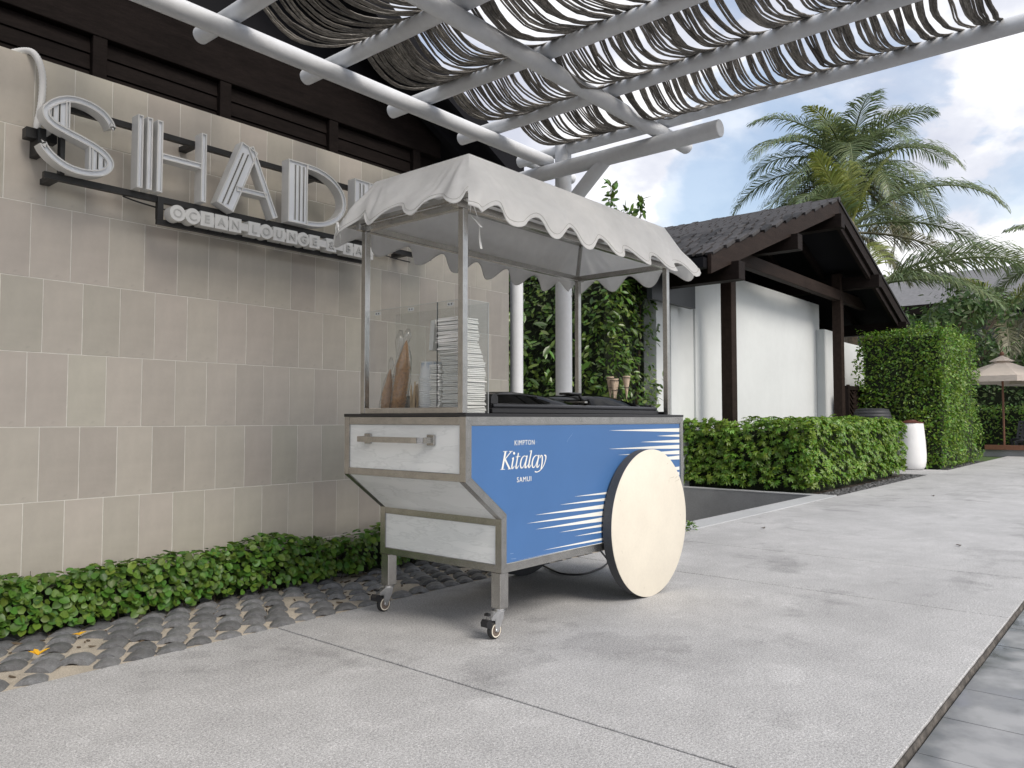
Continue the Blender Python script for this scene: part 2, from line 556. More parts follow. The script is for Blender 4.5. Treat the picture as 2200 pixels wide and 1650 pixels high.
def scatter(parent, shape, places, n_parts, m_part, m_rest, part_name='leaf', rest_name='foliage', cam_pos=Vector((0, 0, 0.95))):
    """places: (pos, normal, spin, scale). The n_parts that show largest become objects, the rest one part of kind stuff."""
    V, F = shape
    base = wpos(parent)
    places = sorted(places, key=lambda p: -(p[3] / (Vector(p[0]) - cam_pos).length) * (1.0 if p[4] else 0.2))
    if n_parts:
        me = bpy.data.meshes.new(part_name)
        me.from_pydata(V, [], F)
        me.materials.append(m_part)
        me.polygons.foreach_set('use_smooth', [True] * len(me.polygons))
        for pos, nrm, spin, sc_, vis in places[:n_parts]:
            link(part_name, me, parent, Vector(pos) - base, orient(nrm, spin).to_euler(), sc_)
    mb = MB()
    for pos, nrm, spin, sc_, vis in places[n_parts:]:
        q = orient(nrm, spin)
        mb.add([Vector(pos) + (q @ Vector(p)) * sc_ for p in V], F)
    if mb.v:
        o = mb.build(rest_name, m_rest, parent, smooth='all', recalc=False)
        o['kind'] = 'stuff'

# ================================================================== the ground
terrain = MB().add([(-400, -400, -0.62), (400, -400, -0.62), (400, 400, -0.62), (-400, 400, -0.62)], [(0, 1, 2, 3)]).build('ground', M_soil)
tag(terrain, kind='structure')
lawn = MB().add([(20.6, 3.2, -0.03), (120, 3.2, -0.03), (120, 90, -0.03), (20.6, 90, -0.03)], [(0, 1, 2, 3)]).build('lawn', mat('lawn_green', (0.05, 0.09, 0.02), 0.9, mott=(3, 0.3)))
tag(lawn, kind='structure')

pav = MB().box((-10, 0.6, -0.3), (60, 3.128, -0.14)).build('pavement', M_joint)
tag(pav, kind='structure')
_js = [-10, -0.32, 2.043, 4.400, 5.531, 9.85, 14.74, 20.4, 26.0]
for a, b in zip(_js[:-1], _js[1:]):
    bx('slab', (a + 0.0055, 0.602, -0.13), (b - 0.0055, 3.13, 0.0), M_conc, pav, 0.0025)
# far plaza beyond the wet strip, and the side path between the planters
bx('slab', (14.20, -30, -0.13), (60, 0.594, -0.003), M_conc, pav, 0.004)
bx('slab', (14.746, 3.138, -0.13), (16.27, 8.0, 0.0), M_conc, pav, 0.004)
# raised broken edge strip with debris between slab and wet floor
strip = MB()
n = 220
rows = []
for i in range(n + 1):
    x = -4 + 18 * i / n
    w = 0.006 + 0.006 * noise.noise((x * 3.1, 0, 0)) + 0.006 * noise.noise((x * 17, 3, 0))
    z = -0.010 + 0.006 * noise.noise((x * 11, 0, 5))
    rows += [(x, 0.603, z), (x, 0.600 - w * 0.6, z + 0.004), (x, 0.597 - w, -0.028)]
strip.add(rows, [(i * 3 + k, i * 3 + k + 1, i * 3 + k + 4, i * 3 + k + 3) for i in range(n) for k in (0, 1)])
so = strip.build('edge_mortar', mat('edge_mortar', (0.10, 0.09, 0.08), 0.9, mott=((18, 0.5), (60, 0.4)), bump=(90, 0.8)), pav)
wet = MB().box((-10, -40, -0.2), (14.2, 0.598, -0.030)).build('wet_floor', M_joint)
tag(wet, kind='structure')
x = -9.8 + 0.032
while x < 14.0:
    y1 = 0.585
    for k in range(4):
        y0 = y1 - (0.9 if k else 0.9)
        bx('floor_tile', (x + 0.002, y0 + 0.002, -0.045), (x + 0.351 - 0.002, y1 - 0.002, -0.020 + rv(-0.0008, 0.0008)), M_wet, wet)
        y1 = y0
    x += 0.351

# clay paver strip along the wall
bed = MB()
nx_, ny_ = 90, 8
V = []
for i in range(nx_ + 1):
    for j in range(ny_ + 1):
        X, Y = -1.5 + 7.1 * i / nx_, 3.13 + 0.92 * j / ny_
        V.append((X, Y, -0.009 + 0.010 * noise.noise((X * 6, Y * 6, 0)) + 0.005 * noise.noise((X * 21, Y * 21, 2))))
bed.add(V, [(i * (ny_ + 1) + j, (i + 1) * (ny_ + 1) + j, (i + 1) * (ny_ + 1) + j + 1, i * (ny_ + 1) + j + 1) for i in range(nx_) for j in range(ny_)])
bedo = bed.build('paver_path', M_sand, smooth='all')
tag(bedo, kind='structure')
def paver_mesh():
    mb = MB()
    nseg, half, r0, th = 6, R(58), 0.064, 0.022
    V = []
    for yy, sc_, lift in ((-0.048, 1.0, 0.002), (0.0, 0.98, 0.005), (0.048, 0.90, -0.004)):
        for rr in (r0, r0 - th):
            for k in range(nseg + 1):
                a_ = -half + 2 * half * k / nseg
                V.append((rr * math.sin(a_) * sc_, yy, rr * math.cos(a_) - 0.040 + lift))
    m_ = nseg + 1
    F = []
    for s_ in range(2):
        o0, o1 = s_ * 2 * m_, (s_ + 1) * 2 * m_
        for k in range(nseg):
            F.append((o0 + k, o0 + k + 1, o1 + k + 1, o1 + k))
            F.append((o0 + m_ + k, o1 + m_ + k, o1 + m_ + k + 1, o0 + m_ + k + 1))
        F.append((o0, o1, o1 + m_, o0 + m_))
        F.append((o0 + nseg, o0 + m_ + nseg, o1 + m_ + nseg, o1 + nseg))
    for o in (0, 4 * m_):
        for k in range(nseg):
            F.append((o + k, o + m_ + k, o + m_ + k + 1, o + k + 1))
    mb.add(V, F)
    return mb.mesh('paver_stone', M_paver, smooth=35)
pm = paver_mesh()
row = 0
y = 3.195
while y < 3.95:
    x = 0.55 + (0.066 if row % 2 else 0)
    while x < 5.2:
        if not (random.random() < 0.07):
            link('paver_stone', pm, bedo, (x + rv(-.010, .010), y + rv(-.008, .008), rv(-0.006, 0.004) - 0.008), (rv(-.09, .09), rv(-.12, .12), R(-40) + rv(-.14, .14)), (rv(.95, 1.2), rv(.95, 1.2), rv(.75, 1.15)))
        x += 0.130 - 0.006 * max(0, min(1, (x - 1.9)))
    y += 0.118
    row += 1

lt = MB()
for _ in range(420):
    c = Vector((rv(0.5, 5.0), 3.15 + 0.72 * random.random() ** 0.6, -0.004))
    a_ = rv(0, 6.28)
    s_ = rv(.004, .012)
    lt.obox(c, Vector((math.cos(a_), math.sin(a_), rv(-.3, .3))) * s_ * rv(.8, 2.2), Vector((-math.sin(a_), math.cos(a_), 0)) * s_ * .5, (0, 0, .0025))
lo_ = lt.build('litter', mat('litter', (0.10, 0.075, 0.05), 0.9, rnd=0.7, rnd_kind='island'), bedo)
lo_['kind'] = 'stuff'

# sunken basin beside the pavement
kerb = MB().box((5.62, 3.136, -0.3), (9.846, 3.40, 0.002), 0.006).build('kerb', M_kerb)
tag(kerb, kind='structure')
for k in range(1, 3):
    pass
basin = MB()
basin.box((5.3, 3.136, -0.6), (5.615, 9, -0.004))
basin.box((9.852, 3.136, -0.6), (9.99, 9, -0.012))
bo = basin.build('basin_wall', M_granite)
tag(bo, kind='structure')
bx('coping', (9.848, 3.142, -0.012), (9.96, 9, 0.006), M_kerb, bo, 0.003)
soil = MB().box((9.995, 3.142, -0.3), (14.735, 9.5, -0.03)).build('planting_soil', M_soil)
tag(soil, kind='structure')
soil2 = MB().box((16.28, 3.142, -0.3), (20.5, 9.5, -0.03)).build('planting_soil', M_soil)
tag(soil2, kind='structure')
soil3 = MB().box((-6, 4.055, -0.3), (5.3, 9.0, -0.03)).build('planting_soil', M_soil)
tag(soil3, kind='structure')
def pebbles(name, x0, x1, y0, y1, n, s0, s1, z, label):
    mb = MB()
    for _ in range(n):
        c = Vector((rv(x0, x1), rv(y0, y1), z))
        r_ = rv(s0, s1)
        a_ = rv(0, 6.28)
        V = []
        for lz, lr in ((-0.3, 0.7), (0.15, 1.0), (0.55, 0.55)):
            for k in range(5):
                th = a_ + k * 1.2566
                q = r_ * lr * rv(.8, 1.15)
                V.append(c + Vector((math.cos(th) * q, math.sin(th) * q * .75, lz * r_)))
        F = [(i * 5 + k, i * 5 + (k + 1) % 5, i * 5 + 5 + (k + 1) % 5, i * 5 + 5 + k) for i in range(2) for k in range(5)] + [(10, 11, 12, 13, 14)]
        mb.add(V, F)
    o = mb.build(name, M_pebble, smooth='all')
    tag(o, label, 'gravel', kind='stuff')
pebbles('gravel', 10.0, 14.73, 3.15, 3.42, 900, 0.018, 0.04, -0.02, 'dark river pebbles along the front of the low hedge')
pebbles('gravel', 16.3, 20.4, 3.15, 3.42, 500, 0.018, 0.04, -0.02, 'dark river pebbles along the foot of the tall clipped hedge')

# ================================================================== tiled wall
WY = 4.03
wall = thing('tile_wall', (1.5, WY, 0), 'beige stone tile wall with pale joints behind the sign', 'wall')
bx('wall_core', (-2.5, WY - 0.0085, -0.3), (4.712, WY + 0.26, 2.652), M_grout, wall)
tw, th_, z0_ = 0.176, 0.3484, 0.9124
tile_full = MB().box((0, 0, 0), (tw - 0.0042, 0.0125, th_ - 0.0042), 0.0010).mesh('tile', M_tile)
wp = wpos(wall)
for k in range(-3, 5):
    zz = z0_ + k * th_
    off = 1.343 if k in (-3, -1, 1, 3) else 1.283
    i0 = int(math.floor((-1.0 - off) / tw))
    for i in range(i0, 40):
        xa = off + i * tw
        if xa > 4.712: break
        if xa + tw > 4.712:
            bx('tile', (xa, WY - 0.010, zz + .0017), (4.712, WY + 0.002, zz + th_ - .0021), M_tile, wall, 0.0010)
            break
        link('tile', tile_full, wall, Vector((xa + .0021, WY - 0.010 + rv(-.0005, .0005), zz + .0021)) - wp)
# narrow end return
for k in range(-3, 5):
    zz = z0_ + k * th_
    bx('tile', (4.714, WY - 0.008, zz + .002), (4.726, WY + 0.25, zz + th_ - .002), M_tile, wall, 0.001)

# ================================================================== dark timber building behind the wall
hall = thing('timber_hall', (2.5, 4.7, 0), 'dark timber hall with louvred boards and deep black eaves above the tile wall', 'building')
LY = 4.70
bx('wall', (-2.4, LY + 0.06, 0), (4.6, LY + 0.2, 3.2), M_hall, hall)
bx('header', (-2.4, LY - 0.02, 3.175), (4.6, LY + 0.10, 3.52), M_hall, hall, 0.004)
st = [-1.4, -0.6, 0.22, 1.03, 1.83, 2.62, 3.49, 4.33]
for s_ in st:
    bx('stile', (s_ - 0.04, LY - 0.015, 2.2), (s_ + 0.04, LY + 0.06, 3.175), M_hall, hall, 0.003)
for a, b in zip(st[:-1], st[1:]):
    for k in range(9):
        z = 2.30 + 0.097 * k
        mb = MB()
        mb.add([(a + .042, LY + 0.018, z), (b - .042, LY + 0.018, z), (b - .042, LY + 0.028, z + 0.0915), (a + .042, LY + 0.028, z + 0.0915),
                (a + .042, LY + 0.050, z), (b - .042, LY + 0.050, z), (b - .042, LY + 0.056, z + 0.0915), (a + .042, LY + 0.056, z + 0.0915)],
               [(0, 1, 2, 3), (7, 6, 5, 4), (0, 4, 5, 1), (3, 2, 6, 7), (0, 3, 7, 4), (1, 5, 6, 2)])
        mb.build('board', M_hall, hall)
bx('wall', (4.47, LY + 0.2, 0), (4.6, 12, 3.3), M_hall, hall)
# roof slab with black soffit, falling towards +X
def rz(X): return 3.50 - 0.52 * (X - 4.39)
mb = MB()
pf = [(-3.0, rz(-3.0)), (5.17, rz(5.17)), (5.17, rz(5.17) + 0.05), (-3.0, rz(-3.0) + 0.05)]
mb.prism(pf, 4.30, 13.0)
roof = mb.build('roof', M_soffit, hall)
mb = MB()
mb.prism([(-3.0, rz(-3.0) - 0.10), (5.20, rz(5.20) - 0.10), (5.20, rz(5.20) + 0.10), (-3.0, rz(-3.0) + 0.10)], 4.25, 4.297)
mb.build('rake_board', M_soffit, roof)
mb = MB()
mb.prism([(-3.0, rz(-3.0) + 0.055), (5.26, rz(5.26) + 0.055), (5.26, rz(5.26) + 0.10), (-3.0, rz(-3.0) + 0.10)], 4.30, 13.0)
mb.build('roof_cover', M_shingle, roof)
for yy in (4.55, 5.6, 6.8, 8.0):
    mb = MB()
    mb.prism([(-3.0, rz(-3.0) - 0.13), (5.10, rz(5.10) - 0.13), (5.10, rz(5.10) - .003), (-3.0, rz(-3.0) - .003)], yy, yy + 0.07)
    mb.build('rafter', M_soffit, roof)
mb = MB()
mb.prism([(-2.4, 3.52), (4.6, 3.30), (4.35, 3.50), (-2.4, rz(-2.4) - 0.01)], LY + 0.05, LY + 0.12)
mb.build('wall', M_soffit, hall)

# low wall closing the garden corner behind the columns, shade painted into its colour
gw = thing('garden_wall', (7.5, 7.6, 0), 'dark garden wall in shade behind the white columns', 'wall')
bx('wall_panel', (4.65, 7.6, -0.6), (9.6, 7.75, 3.4), mat('shade_dark_wall', (0.045, 0.05, 0.05), 0.7, mott=(2, 0.2)), gw)
bx('wall_cap', (4.6, 7.55, 3.402), (9.65, 7.8, 3.45), M_wood, gw)

# ================================================================== pergola of white tubes
perg = thing('pergola', (4.78, 3.52, 0), 'white painted steel tube pergola with round columns over the cart', 'pergola')
def tube_part(name, a, b, r_, parent=perg, m=M_paint, n=24):
    mb = MB()
    a, b = Vector(a), Vector(b)
    d = (b - a).normalized()
    pts = [a, a + d * 0.004, b - d * 0.004, b]
    mb.tube(pts, [r_ - 0.004, r_, r_, r_ - 0.004], n)
    return mb.build(name, m, parent, smooth=40)
tube_part('beam', (4.66, 3.95, 2.84), (4.66, 2.16, 2.84), 0.058)
tube_part('beam', (-1.5, 3.62, 2.948), (4.74, 3.62, 2.948), 0.050)
tube_part('beam', (-1.5, 2.64, 2.948), (5.12, 2.64, 2.948), 0.050)
for X in (-0.65, 0.03, 0.71, 1.39, 2.07, 2.75, 3.44, 4.12, 4.81):
    tube_part('purlin', (X, 3.98, 3.046), (X, 0.30 if X < 4.5 else -0.25, 3.046), 0.046)
tube_part('column', (4.80, 3.53, -0.05), (4.80, 3.53, 3.10), 0.064)
tube_part('column', (5.78, 4.82, -0.05), (5.78, 4.82, 3.30), 0.064)
tube_part('beam', (4.9, 4.40, 3.31), (6.13, 4.40, 3.31), 0.050)
tube_part('brace', (4.665, 3.50, 2.44), (4.665, 3.03, 2.85), 0.052)

# rope shades hung between the purlins, strand by strand
def strand_mesh(x0, x1, y, w, thk, sag, seed):
    mb = MB()
    ns = 12
    V = []
    for i in range(ns + 1):
        t_ = i / ns
        X = x0 + (x1 - x0) * t_
        tt = t_ + 0.10 * math.sin(math.pi * t_)          # lowest point sits towards the far purlin
        z = 3.098 - sag * 4 * tt * (1 - tt) if 0 <= tt <= 1 else 3.098
        yy = y + 0.016 * noise.noise((X * 5, seed, 0)) + 0.006 * noise.noise((X * 17, seed, 4)) + 0.03 * noise.noise((seed * .7, X * 1.5, 9))
        ww = w * (1 + 0.35 * noise.noise((X * 9, seed, 7)))
        k = thk * (1 + 0.4 * noise.noise((X * 13, seed, 2)))
        V += [(X, yy - ww / 2, z), (X, yy - ww * .2, z + k), (X, yy + ww * .25, z + k * .8), (X, yy + ww / 2, z), (X, yy + .1 * ww, z - k)]
    F = []
    for i in range(ns):
        for k in range(5):
            F.append((i * 5 + k, i * 5 + (k + 1) % 5, i * 5 + 5 + (k + 1) % 5, i * 5 + 5 + k))
    mb.add(V, F)
    return mb
bays = [(2.07, 2.75), (2.75, 3.44), (3.44, 4.12), (4.12, 4.81), (1.39, 2.07), (0.71, 1.39), (0.03, 0.71), (-0.65, 0.03)]  # last four bays are out of view, added to shade the near ground
names = ['grey rope shade hung nearest the tile wall corner of the pergola', 'grey rope shade, second bay in from the tile wall corner',
         'grey rope shade, third bay, one in from the outermost tube', 'grey rope shade under the outermost tube at the open edge',
         'grey rope shade of the bay just outside the picture top', 'grey rope shade overhead, second bay outside the picture', 'grey rope shade overhead, third bay outside the picture', 'grey rope shade overhead, last bay outside the picture']
for bi, (a, b) in enumerate(bays):
    t_ = thing('rope_shade', ((a + b) / 2, 2.2, 3.1), names[bi], 'sunshade', 'rope shades of the pergola')
    y = 3.47
    k = 0
    allv = MB()
    while y > 0.62:
        far = (3.47 - y) / 2.9
        w = rv(0.020, 0.052)
        gap = rv(0.000, 0.006) + (rv(0.008, 0.036) if random.random() < 0.20 + 0.24 * far + 0.04 * bi else 0)
        sag = 0.135 + 0.03 * math.sin(y * 2 + bi) + rv(-.02, .02)
        mbs = MB()
        yy_ = y
        nc = max(2, int(w / 0.0125))
        for c_ in range(nc):
            cw = w / nc * rv(.95, 1.25)
            sub_ = strand_mesh(a, b, yy_ - cw / 2, cw, rv(.003, .006), sag + rv(-.008, .008), k + bi * 100 + c_ * 0.13)
            mbs.add(sub_.v, sub_.f)
            yy_ -= w / nc
        if bi < 4:
            mbs.build('strand', M_rope, t_, smooth='all', recalc=False)
        else:
            allv.add(mbs.v, mbs.f)
        y -= w + gap
        k += 1
    if allv.v:
        allv.build('strands', M_rope, t_, smooth='all', recalc=False)['kind'] = 'stuff'

# ================================================================== sign
def offset_poly(pl, w, shrink=0.0, closed=False):
    pts = [Vector((p[0], p[1])) for p in pl]
    if shrink and not closed:
        pts[0] = pts[0] + (pts[1] - pts[0]).normalized() * shrink
        pts[-1] = pts[-1] + (pts[-2] - pts[-1]).normalized() * shrink
    Lp, Rp = [], []
    n_ = len(pts)
    for i, p in enumerate(pts):
        d0 = (p - pts[i - 1]).normalized() if i else (pts[1] - p).normalized()
        d1 = (pts[i + 1] - p).normalized() if i < n_ - 1 else d0
        nr = Vector((-(d0.y + d1.y), d0.x + d1.x)).normalized()
        c = max(0.5, nr.dot(Vector((-d0.y, d0.x))))
        Lp.append(p + nr * (w / 2 / c))
        Rp.append(p - nr * (w / 2 / c))
    return Lp, Rp
def stroke(mb, pl, w, yf, depth, rim=0.006, rec=0.010):
    """channel letter stroke: outer shell (mi 0), recessed face (mi 1). yf = front plane, depth towards +y"""
    Lp, Rp = offset_poly(pl, w)
    li, ri = offset_poly(pl, w - 2 * rim, rim)
    n_ = len(Lp)
    out_ = [(p.x, p.y) for p in Lp] + [(p.x, p.y) for p in reversed(Rp)]
    in_ = [(p.x, p.y) for p in li] + [(p.x, p.y) for p in reversed(ri)]
    m_ = len(out_)
    V = [(x, yf, z) for x, z in out_] + [(x, yf + depth, z) for x, z in out_] + [(x, yf, z) for x, z in in_] + [(x, yf + rec, z) for x, z in in_]
    F = []
    for i in range(m_):
        j = (i + 1) % m_
        F.append((i, j, j + m_, i + m_))
        F.append((i, i + 2 * m_, j + 2 * m_, j))
        F.append((i + 2 * m_, i + 3 * m_, j + 3 * m_, j + 2 * m_))
    for i in range(n_ - 1):
        F.append((i + m_, i + 1 + m_, m_ - 2 - i + m_, m_ - 1 - i + m_))
    mb.add(V, F, 0)
    mb.add([V[i] for i in range(3 * m_, 4 * m_)], [(i, i + 1, m_ - 2 - i, m_ - 1 - i) for i in range(n_ - 1)], 1)
sign = thing('wall_sign', (2.5, 3.98, 2.0), 'white channel letters reading SHADES on black rails on the tile wall', 'sign')
YF, DP = 3.80, 0.07
def slotbox(letter, x, z0, z1, w=0.006, slant=0.0):
    mb = MB()
    mb.prism([(x - w / 2, z0), (x + w / 2, z0), (x + slant + w / 2, z1), (x + slant - w / 2, z1)], YF + 0.0075, YF + 0.012)
    mb.build('slot', M_signblack, letter)  # black strip stands in for the darkness of an open slot
    rm = MB()
    for sgn in (-1, 1):
        cx_ = x + sgn * (w / 2 + 0.0015)
        rm.prism([(cx_ - .0012, z0 - .002), (cx_ + .0012, z0 - .002), (cx_ + slant + .0012, z1 + .002), (cx_ + slant - .0012, z1 + .002)], YF + 0.004, YF + 0.011)
    rm.build('slot_rim', M_signrim, letter)
S_PATH = [(1.549, 2.338), (1.538, 2.362), (1.515, 2.388), (1.48, 2.408), (1.43, 2.421), (1.375, 2.421), (1.325, 2.404), (1.283, 2.372), (1.262, 2.338), (1.268, 2.308), (1.30, 2.282), (1.36, 2.261),
          (1.42, 2.244), (1.475, 2.225), (1.52, 2.200), (1.543, 2.168), (1.536, 2.138), (1.51, 2.113), (1.465, 2.098), (1.41, 2.094), (1.355, 2.103), (1.305, 2.128), (1.268, 2.160), (1.252, 2.186)]
def smooth_path(P, k=4):
    P = [Vector(p) for p in P]
    res = []
    for i in range(len(P) - 1):
        p0, p1, p2, p3 = P[max(0, i - 1)], P[i], P[i + 1], P[min(len(P) - 1, i + 2)]
        for s_ in range(k):
            t_ = s_ / k
            res.append(tuple(0.5 * ((2 * p1) + (p2 - p0) * t_ + (2 * p0 - 5 * p1 + 4 * p2 - p3) * t_ ** 2 + (3 * p1 - p0 - 3 * p2 + p3) * t_ ** 3)))
    return res + [tuple(P[-1])]
S_PATH = smooth_path(S_PATH)
def make_S(dx):
    p = [(x + dx, z) for x, z in S_PATH]
    mb = MB()
    stroke(mb, p, 0.031, YF, DP)
    stroke(mb, [(1.352 + dx, 2.405), (1.352 + dx, 2.275)], 0.019, YF - .0006, DP - .02)
    stroke(mb, [(1.456 + dx, 2.106), (1.456 + dx, 2.222)], 0.019, YF - .0006, DP - .02)
    # filled quarters behind the slots
    mb.prism([(1.352 + dx, 2.405), (1.300 + dx, 2.385), (1.270 + dx, 2.345), (1.272 + dx, 2.31), (1.30 + dx, 2.287), (1.352 + dx, 2.268)], YF + 0.0095, YF + 0.05, 1)
    mb.prism([(1.456 + dx, 2.106), (1.505 + dx, 2.118), (1.530 + dx, 2.145), (1.534 + dx, 2.17), (1.51 + dx, 2.20), (1.456 + dx, 2.226)], YF + 0.0095, YF + 0.05, 1)
    o = mb.build('letter', [M_signrim, M_signface], sign)
    slotbox(o, 1.318 + dx, 2.300, 2.382)
    slotbox(o, 1.290 + dx, 2.318, 2.356)
    slotbox(o, 1.486 + dx, 2.125, 2.205)
    slotbox(o, 1.514 + dx, 2.142, 2.180)
    return o
make_S(0)
# H
mb = MB()
stroke(mb, [(1.681, 2.08), (1.681, 2.442)], 0.027, YF, DP)
stroke(mb, [(1.727, 2.08), (1.727, 2.442)], 0.027, YF, DP)
stroke(mb, [(1.778, 2.08), (1.778, 2.442)], 0.029, YF, DP)
stroke(mb, [(1.790, 2.266), (2.000, 2.266)], 0.030, YF + .0006, DP)
stroke(mb, [(2.009, 2.08), (2.009, 2.442)], 0.029, YF, DP)
mb.build('letter', [M_signrim, M_signface], sign)
# A
mb = MB()
stroke(mb, [(2.132, 2.08), (2.275, 2.440)], 0.104, YF, DP)
stroke(mb, [(2.280, 2.446), (2.437, 2.08)], 0.034, YF + .0006, DP)
stroke(mb, [(2.20, 2.196), (2.385, 2.196)], 0.028, YF + .0010, DP)
o = mb.build('letter', [M_signrim, M_signface], sign)
slotbox(o, 2.118, 2.10, 2.40, 0.006, 0.119)
slotbox(o, 2.148, 2.10, 2.40, 0.006, 0.119)
# D
mb = MB()
stroke(mb, [(2.584, 2.08), (2.584, 2.442)], 0.130, YF, DP)
arc = [(2.648, 2.428)] + [(2.66 + 0.255 * math.sin(a_), 2.261 + 0.167 * math.cos(a_)) for a_ in [R(4 + 172 * k / 16) for k in range(17)]] + [(2.648, 2.094)]
stroke(mb, arc, 0.029, YF + .0006, DP)
o = mb.build('letter', [M_signrim, M_signface], sign)
for xx in (2.568, 2.596, 2.624):
    slotbox(o, xx, 2.10, 2.42)
# E
mb = MB()
stroke(mb, [(3.052, 2.08), (3.052, 2.442)], 0.120, YF, DP)
for zz in (2.427, 2.262, 2.095):
    stroke(mb, [(3.11, zz), (3.36, zz)], 0.029, YF + .0006, DP)
o = mb.build('letter', [M_signrim, M_signface], sign)
for xx in (3.038, 3.066):
    slotbox(o, xx, 2.10, 2.42)
make_S(2.195)
bx('rail', (1.33, 3.872, 2.385), (3.70, 3.900, 2.413), M_signblack, sign)
bx('rail', (1.285, 3.872, 2.050), (3.72, 3.900, 2.080), M_signblack, sign)
for X in (1.335, 2.0, 2.75, 3.5):
    bx('standoff', (X - .02, 3.902, 2.387), (X + .02, 4.02, 2.411), M_signblack, sign)
    bx('standoff', (X - .02, 3.902, 2.052), (X + .02, 4.02, 2.078), M_signblack, sign)
bx('bracket', (1.268, 3.905, 2.165), (1.30, 4.018, 2.285), M_signblack, sign, 0.002)
bx('bracket', (1.225, 3.93, 2.235), (1.355, 3.985, 2.285), M_signblack, sign, 0.002)
bx('bracket', (1.345, 3.86, 2.075), (1.365, 3.90, 2.285), M_signblack, sign, 0.001)

sub = thing('wall_sign', (2.5, 3.98, 1.95), 'small white contour-cut sign reading OCEAN LOUNGE & BAR below the big letters', 'sign')
LT = [('O', 1.872), ('C', 1.952), ('E', 2.03), ('A', 2.11), ('N', 2.19), ('L', 2.305), ('O', 2.378), ('U', 2.46), ('N', 2.545), ('G', 2.622), ('E', 2.70), ('&', 2.82), ('B', 2.945), ('A', 3.025), ('R', 3.105)]
def text_mesh(body, size, extrude, sx=1.0, name='lettering', m=None, bevel=0.0):
    cu = bpy.data.curves.new(name, 'FONT')
    cu.body = body
    cu.size = size
    cu.extrude = extrude
    cu.bevel_depth = bevel
    cu.space_character = 1.14 if len(body) > 1 else 1.0
    cu.align_x = 'CENTER'
    cu.align_y = 'CENTER'
    cu.resolution_u = 3
    ob = bpy.data.objects.new(name, cu)
    col.objects.link(ob)
    bpy.context.view_layer.update()
    me = bpy.data.meshes.new_from_object(ob.evaluated_get(bpy.context.evaluated_depsgraph_get()))
    bpy.data.objects.remove(ob)
    me.name = name
    # stand up: text x -> +X, y -> +Z, facing -Y
    xs = [v.co.x for v in me.vertices]; ys = [v.co.y for v in me.vertices]
    cx_, cy_ = (min(xs) + max(xs)) / 2, (min(ys) + max(ys)) / 2
    for v in me.vertices:
        x, y, z = v.co
        v.co = ((x - cx_) * sx, -z, y - cy_)
    me.materials.clear()
    if m: me.materials.append(m)
    return me
plate = MB()
prev = None
for ch, X in LT:
    if ch in 'OCG':
        r_ = 0.041
        c = [(X + r_ * math.cos(a_ * R(15)), 1.992 + r_ * math.sin(a_ * R(15))) for a_ in range(24)]
        plate.prism(c, 3.795 + .0004 * LT.index((ch, X)), 3.86)
    else:
        w = 0.036
        plate.box((X - w, 3.795 + .0004 * LT.index((ch, X)), 1.954), (X + w, 3.86, 2.030))
plate.box((1.86, 3.803, 1.972), (3.13, 3.855, 2.012))
po = plate.build('letter_plate', M_signrim, sub)
for ch, X in LT:
    me = text_mesh(ch, 0.062, 0.004, 1.0, 'letter', mat('sign_letter', (0.50, 0.50, 0.49), 0.5), 0.0008)
    link('letter', me, sub, Vector((X, 3.797, 1.992)) - wpos(sub))
bx('rail', (1.80, 3.862, 1.935), (3.16, 3.885, 1.962), M_signblack, sub)
bx('hanger', (1.80, 3.862, 1.963), (1.83, 3.888, 2.075), M_signblack, sub)
bx('hanger', (3.00, 3.862, 1.963), (3.02, 3.886, 2.055), M_signblack, sub)
cb = MB()
cb.tube([(1.64 + 1.9 * t_, 3.89 + .012 * math.sin(t_ * 9), 2.045 - 0.02 * abs(math.sin(t_ * 11)) ** .7 - 0.01 * t_) for t_ in [i / 40 for i in range(41)]], 0.004, 6)
tag(cb.build('cable', M_signblack, None, smooth='all'), 'thin black cable sagging along the lower rail of the sign', 'cable')
# corrugated conduit
cd = MB()
ctrl = [(1.20, 4.13, 2.672), (1.235, 4.06, 2.676), (1.262, 4.005, 2.664), (1.282, 3.975, 2.62), (1.298, 3.97, 2.55), (1.298, 3.968, 2.46), (1.290, 3.965, 2.38), (1.279, 3.962, 2.31), (1.279, 3.955, 2.272), (1.295, 3.94, 2.262), (1.325, 3.92, 2.298)]
pts = []
for i in range(len(ctrl) - 1):
    p0, p1, p2, p3 = [Vector(ctrl[max(0, min(len(ctrl) - 1, i + o_))]) for o_ in (-1, 0, 1, 2)]
    for s_ in range(10):
        t_ = s_ / 10
        pts.append(0.5 * ((2 * p1) + (p2 - p0) * t_ + (2 * p0 - 5 * p1 + 4 * p2 - p3) * t_ ** 2 + (3 * p1 - p0 - 3 * p2 + p3) * t_ ** 3))
cd.tube(pts, [0.0165 if i % 2 else 0.0140 for i in range(len(pts))], 10)
tag(cd.build('conduit', mat('white_conduit', (0.72, 0.72, 0.71), 0.5), None, smooth=60), 'white corrugated conduit hanging over the tile wall to the sign', 'conduit')

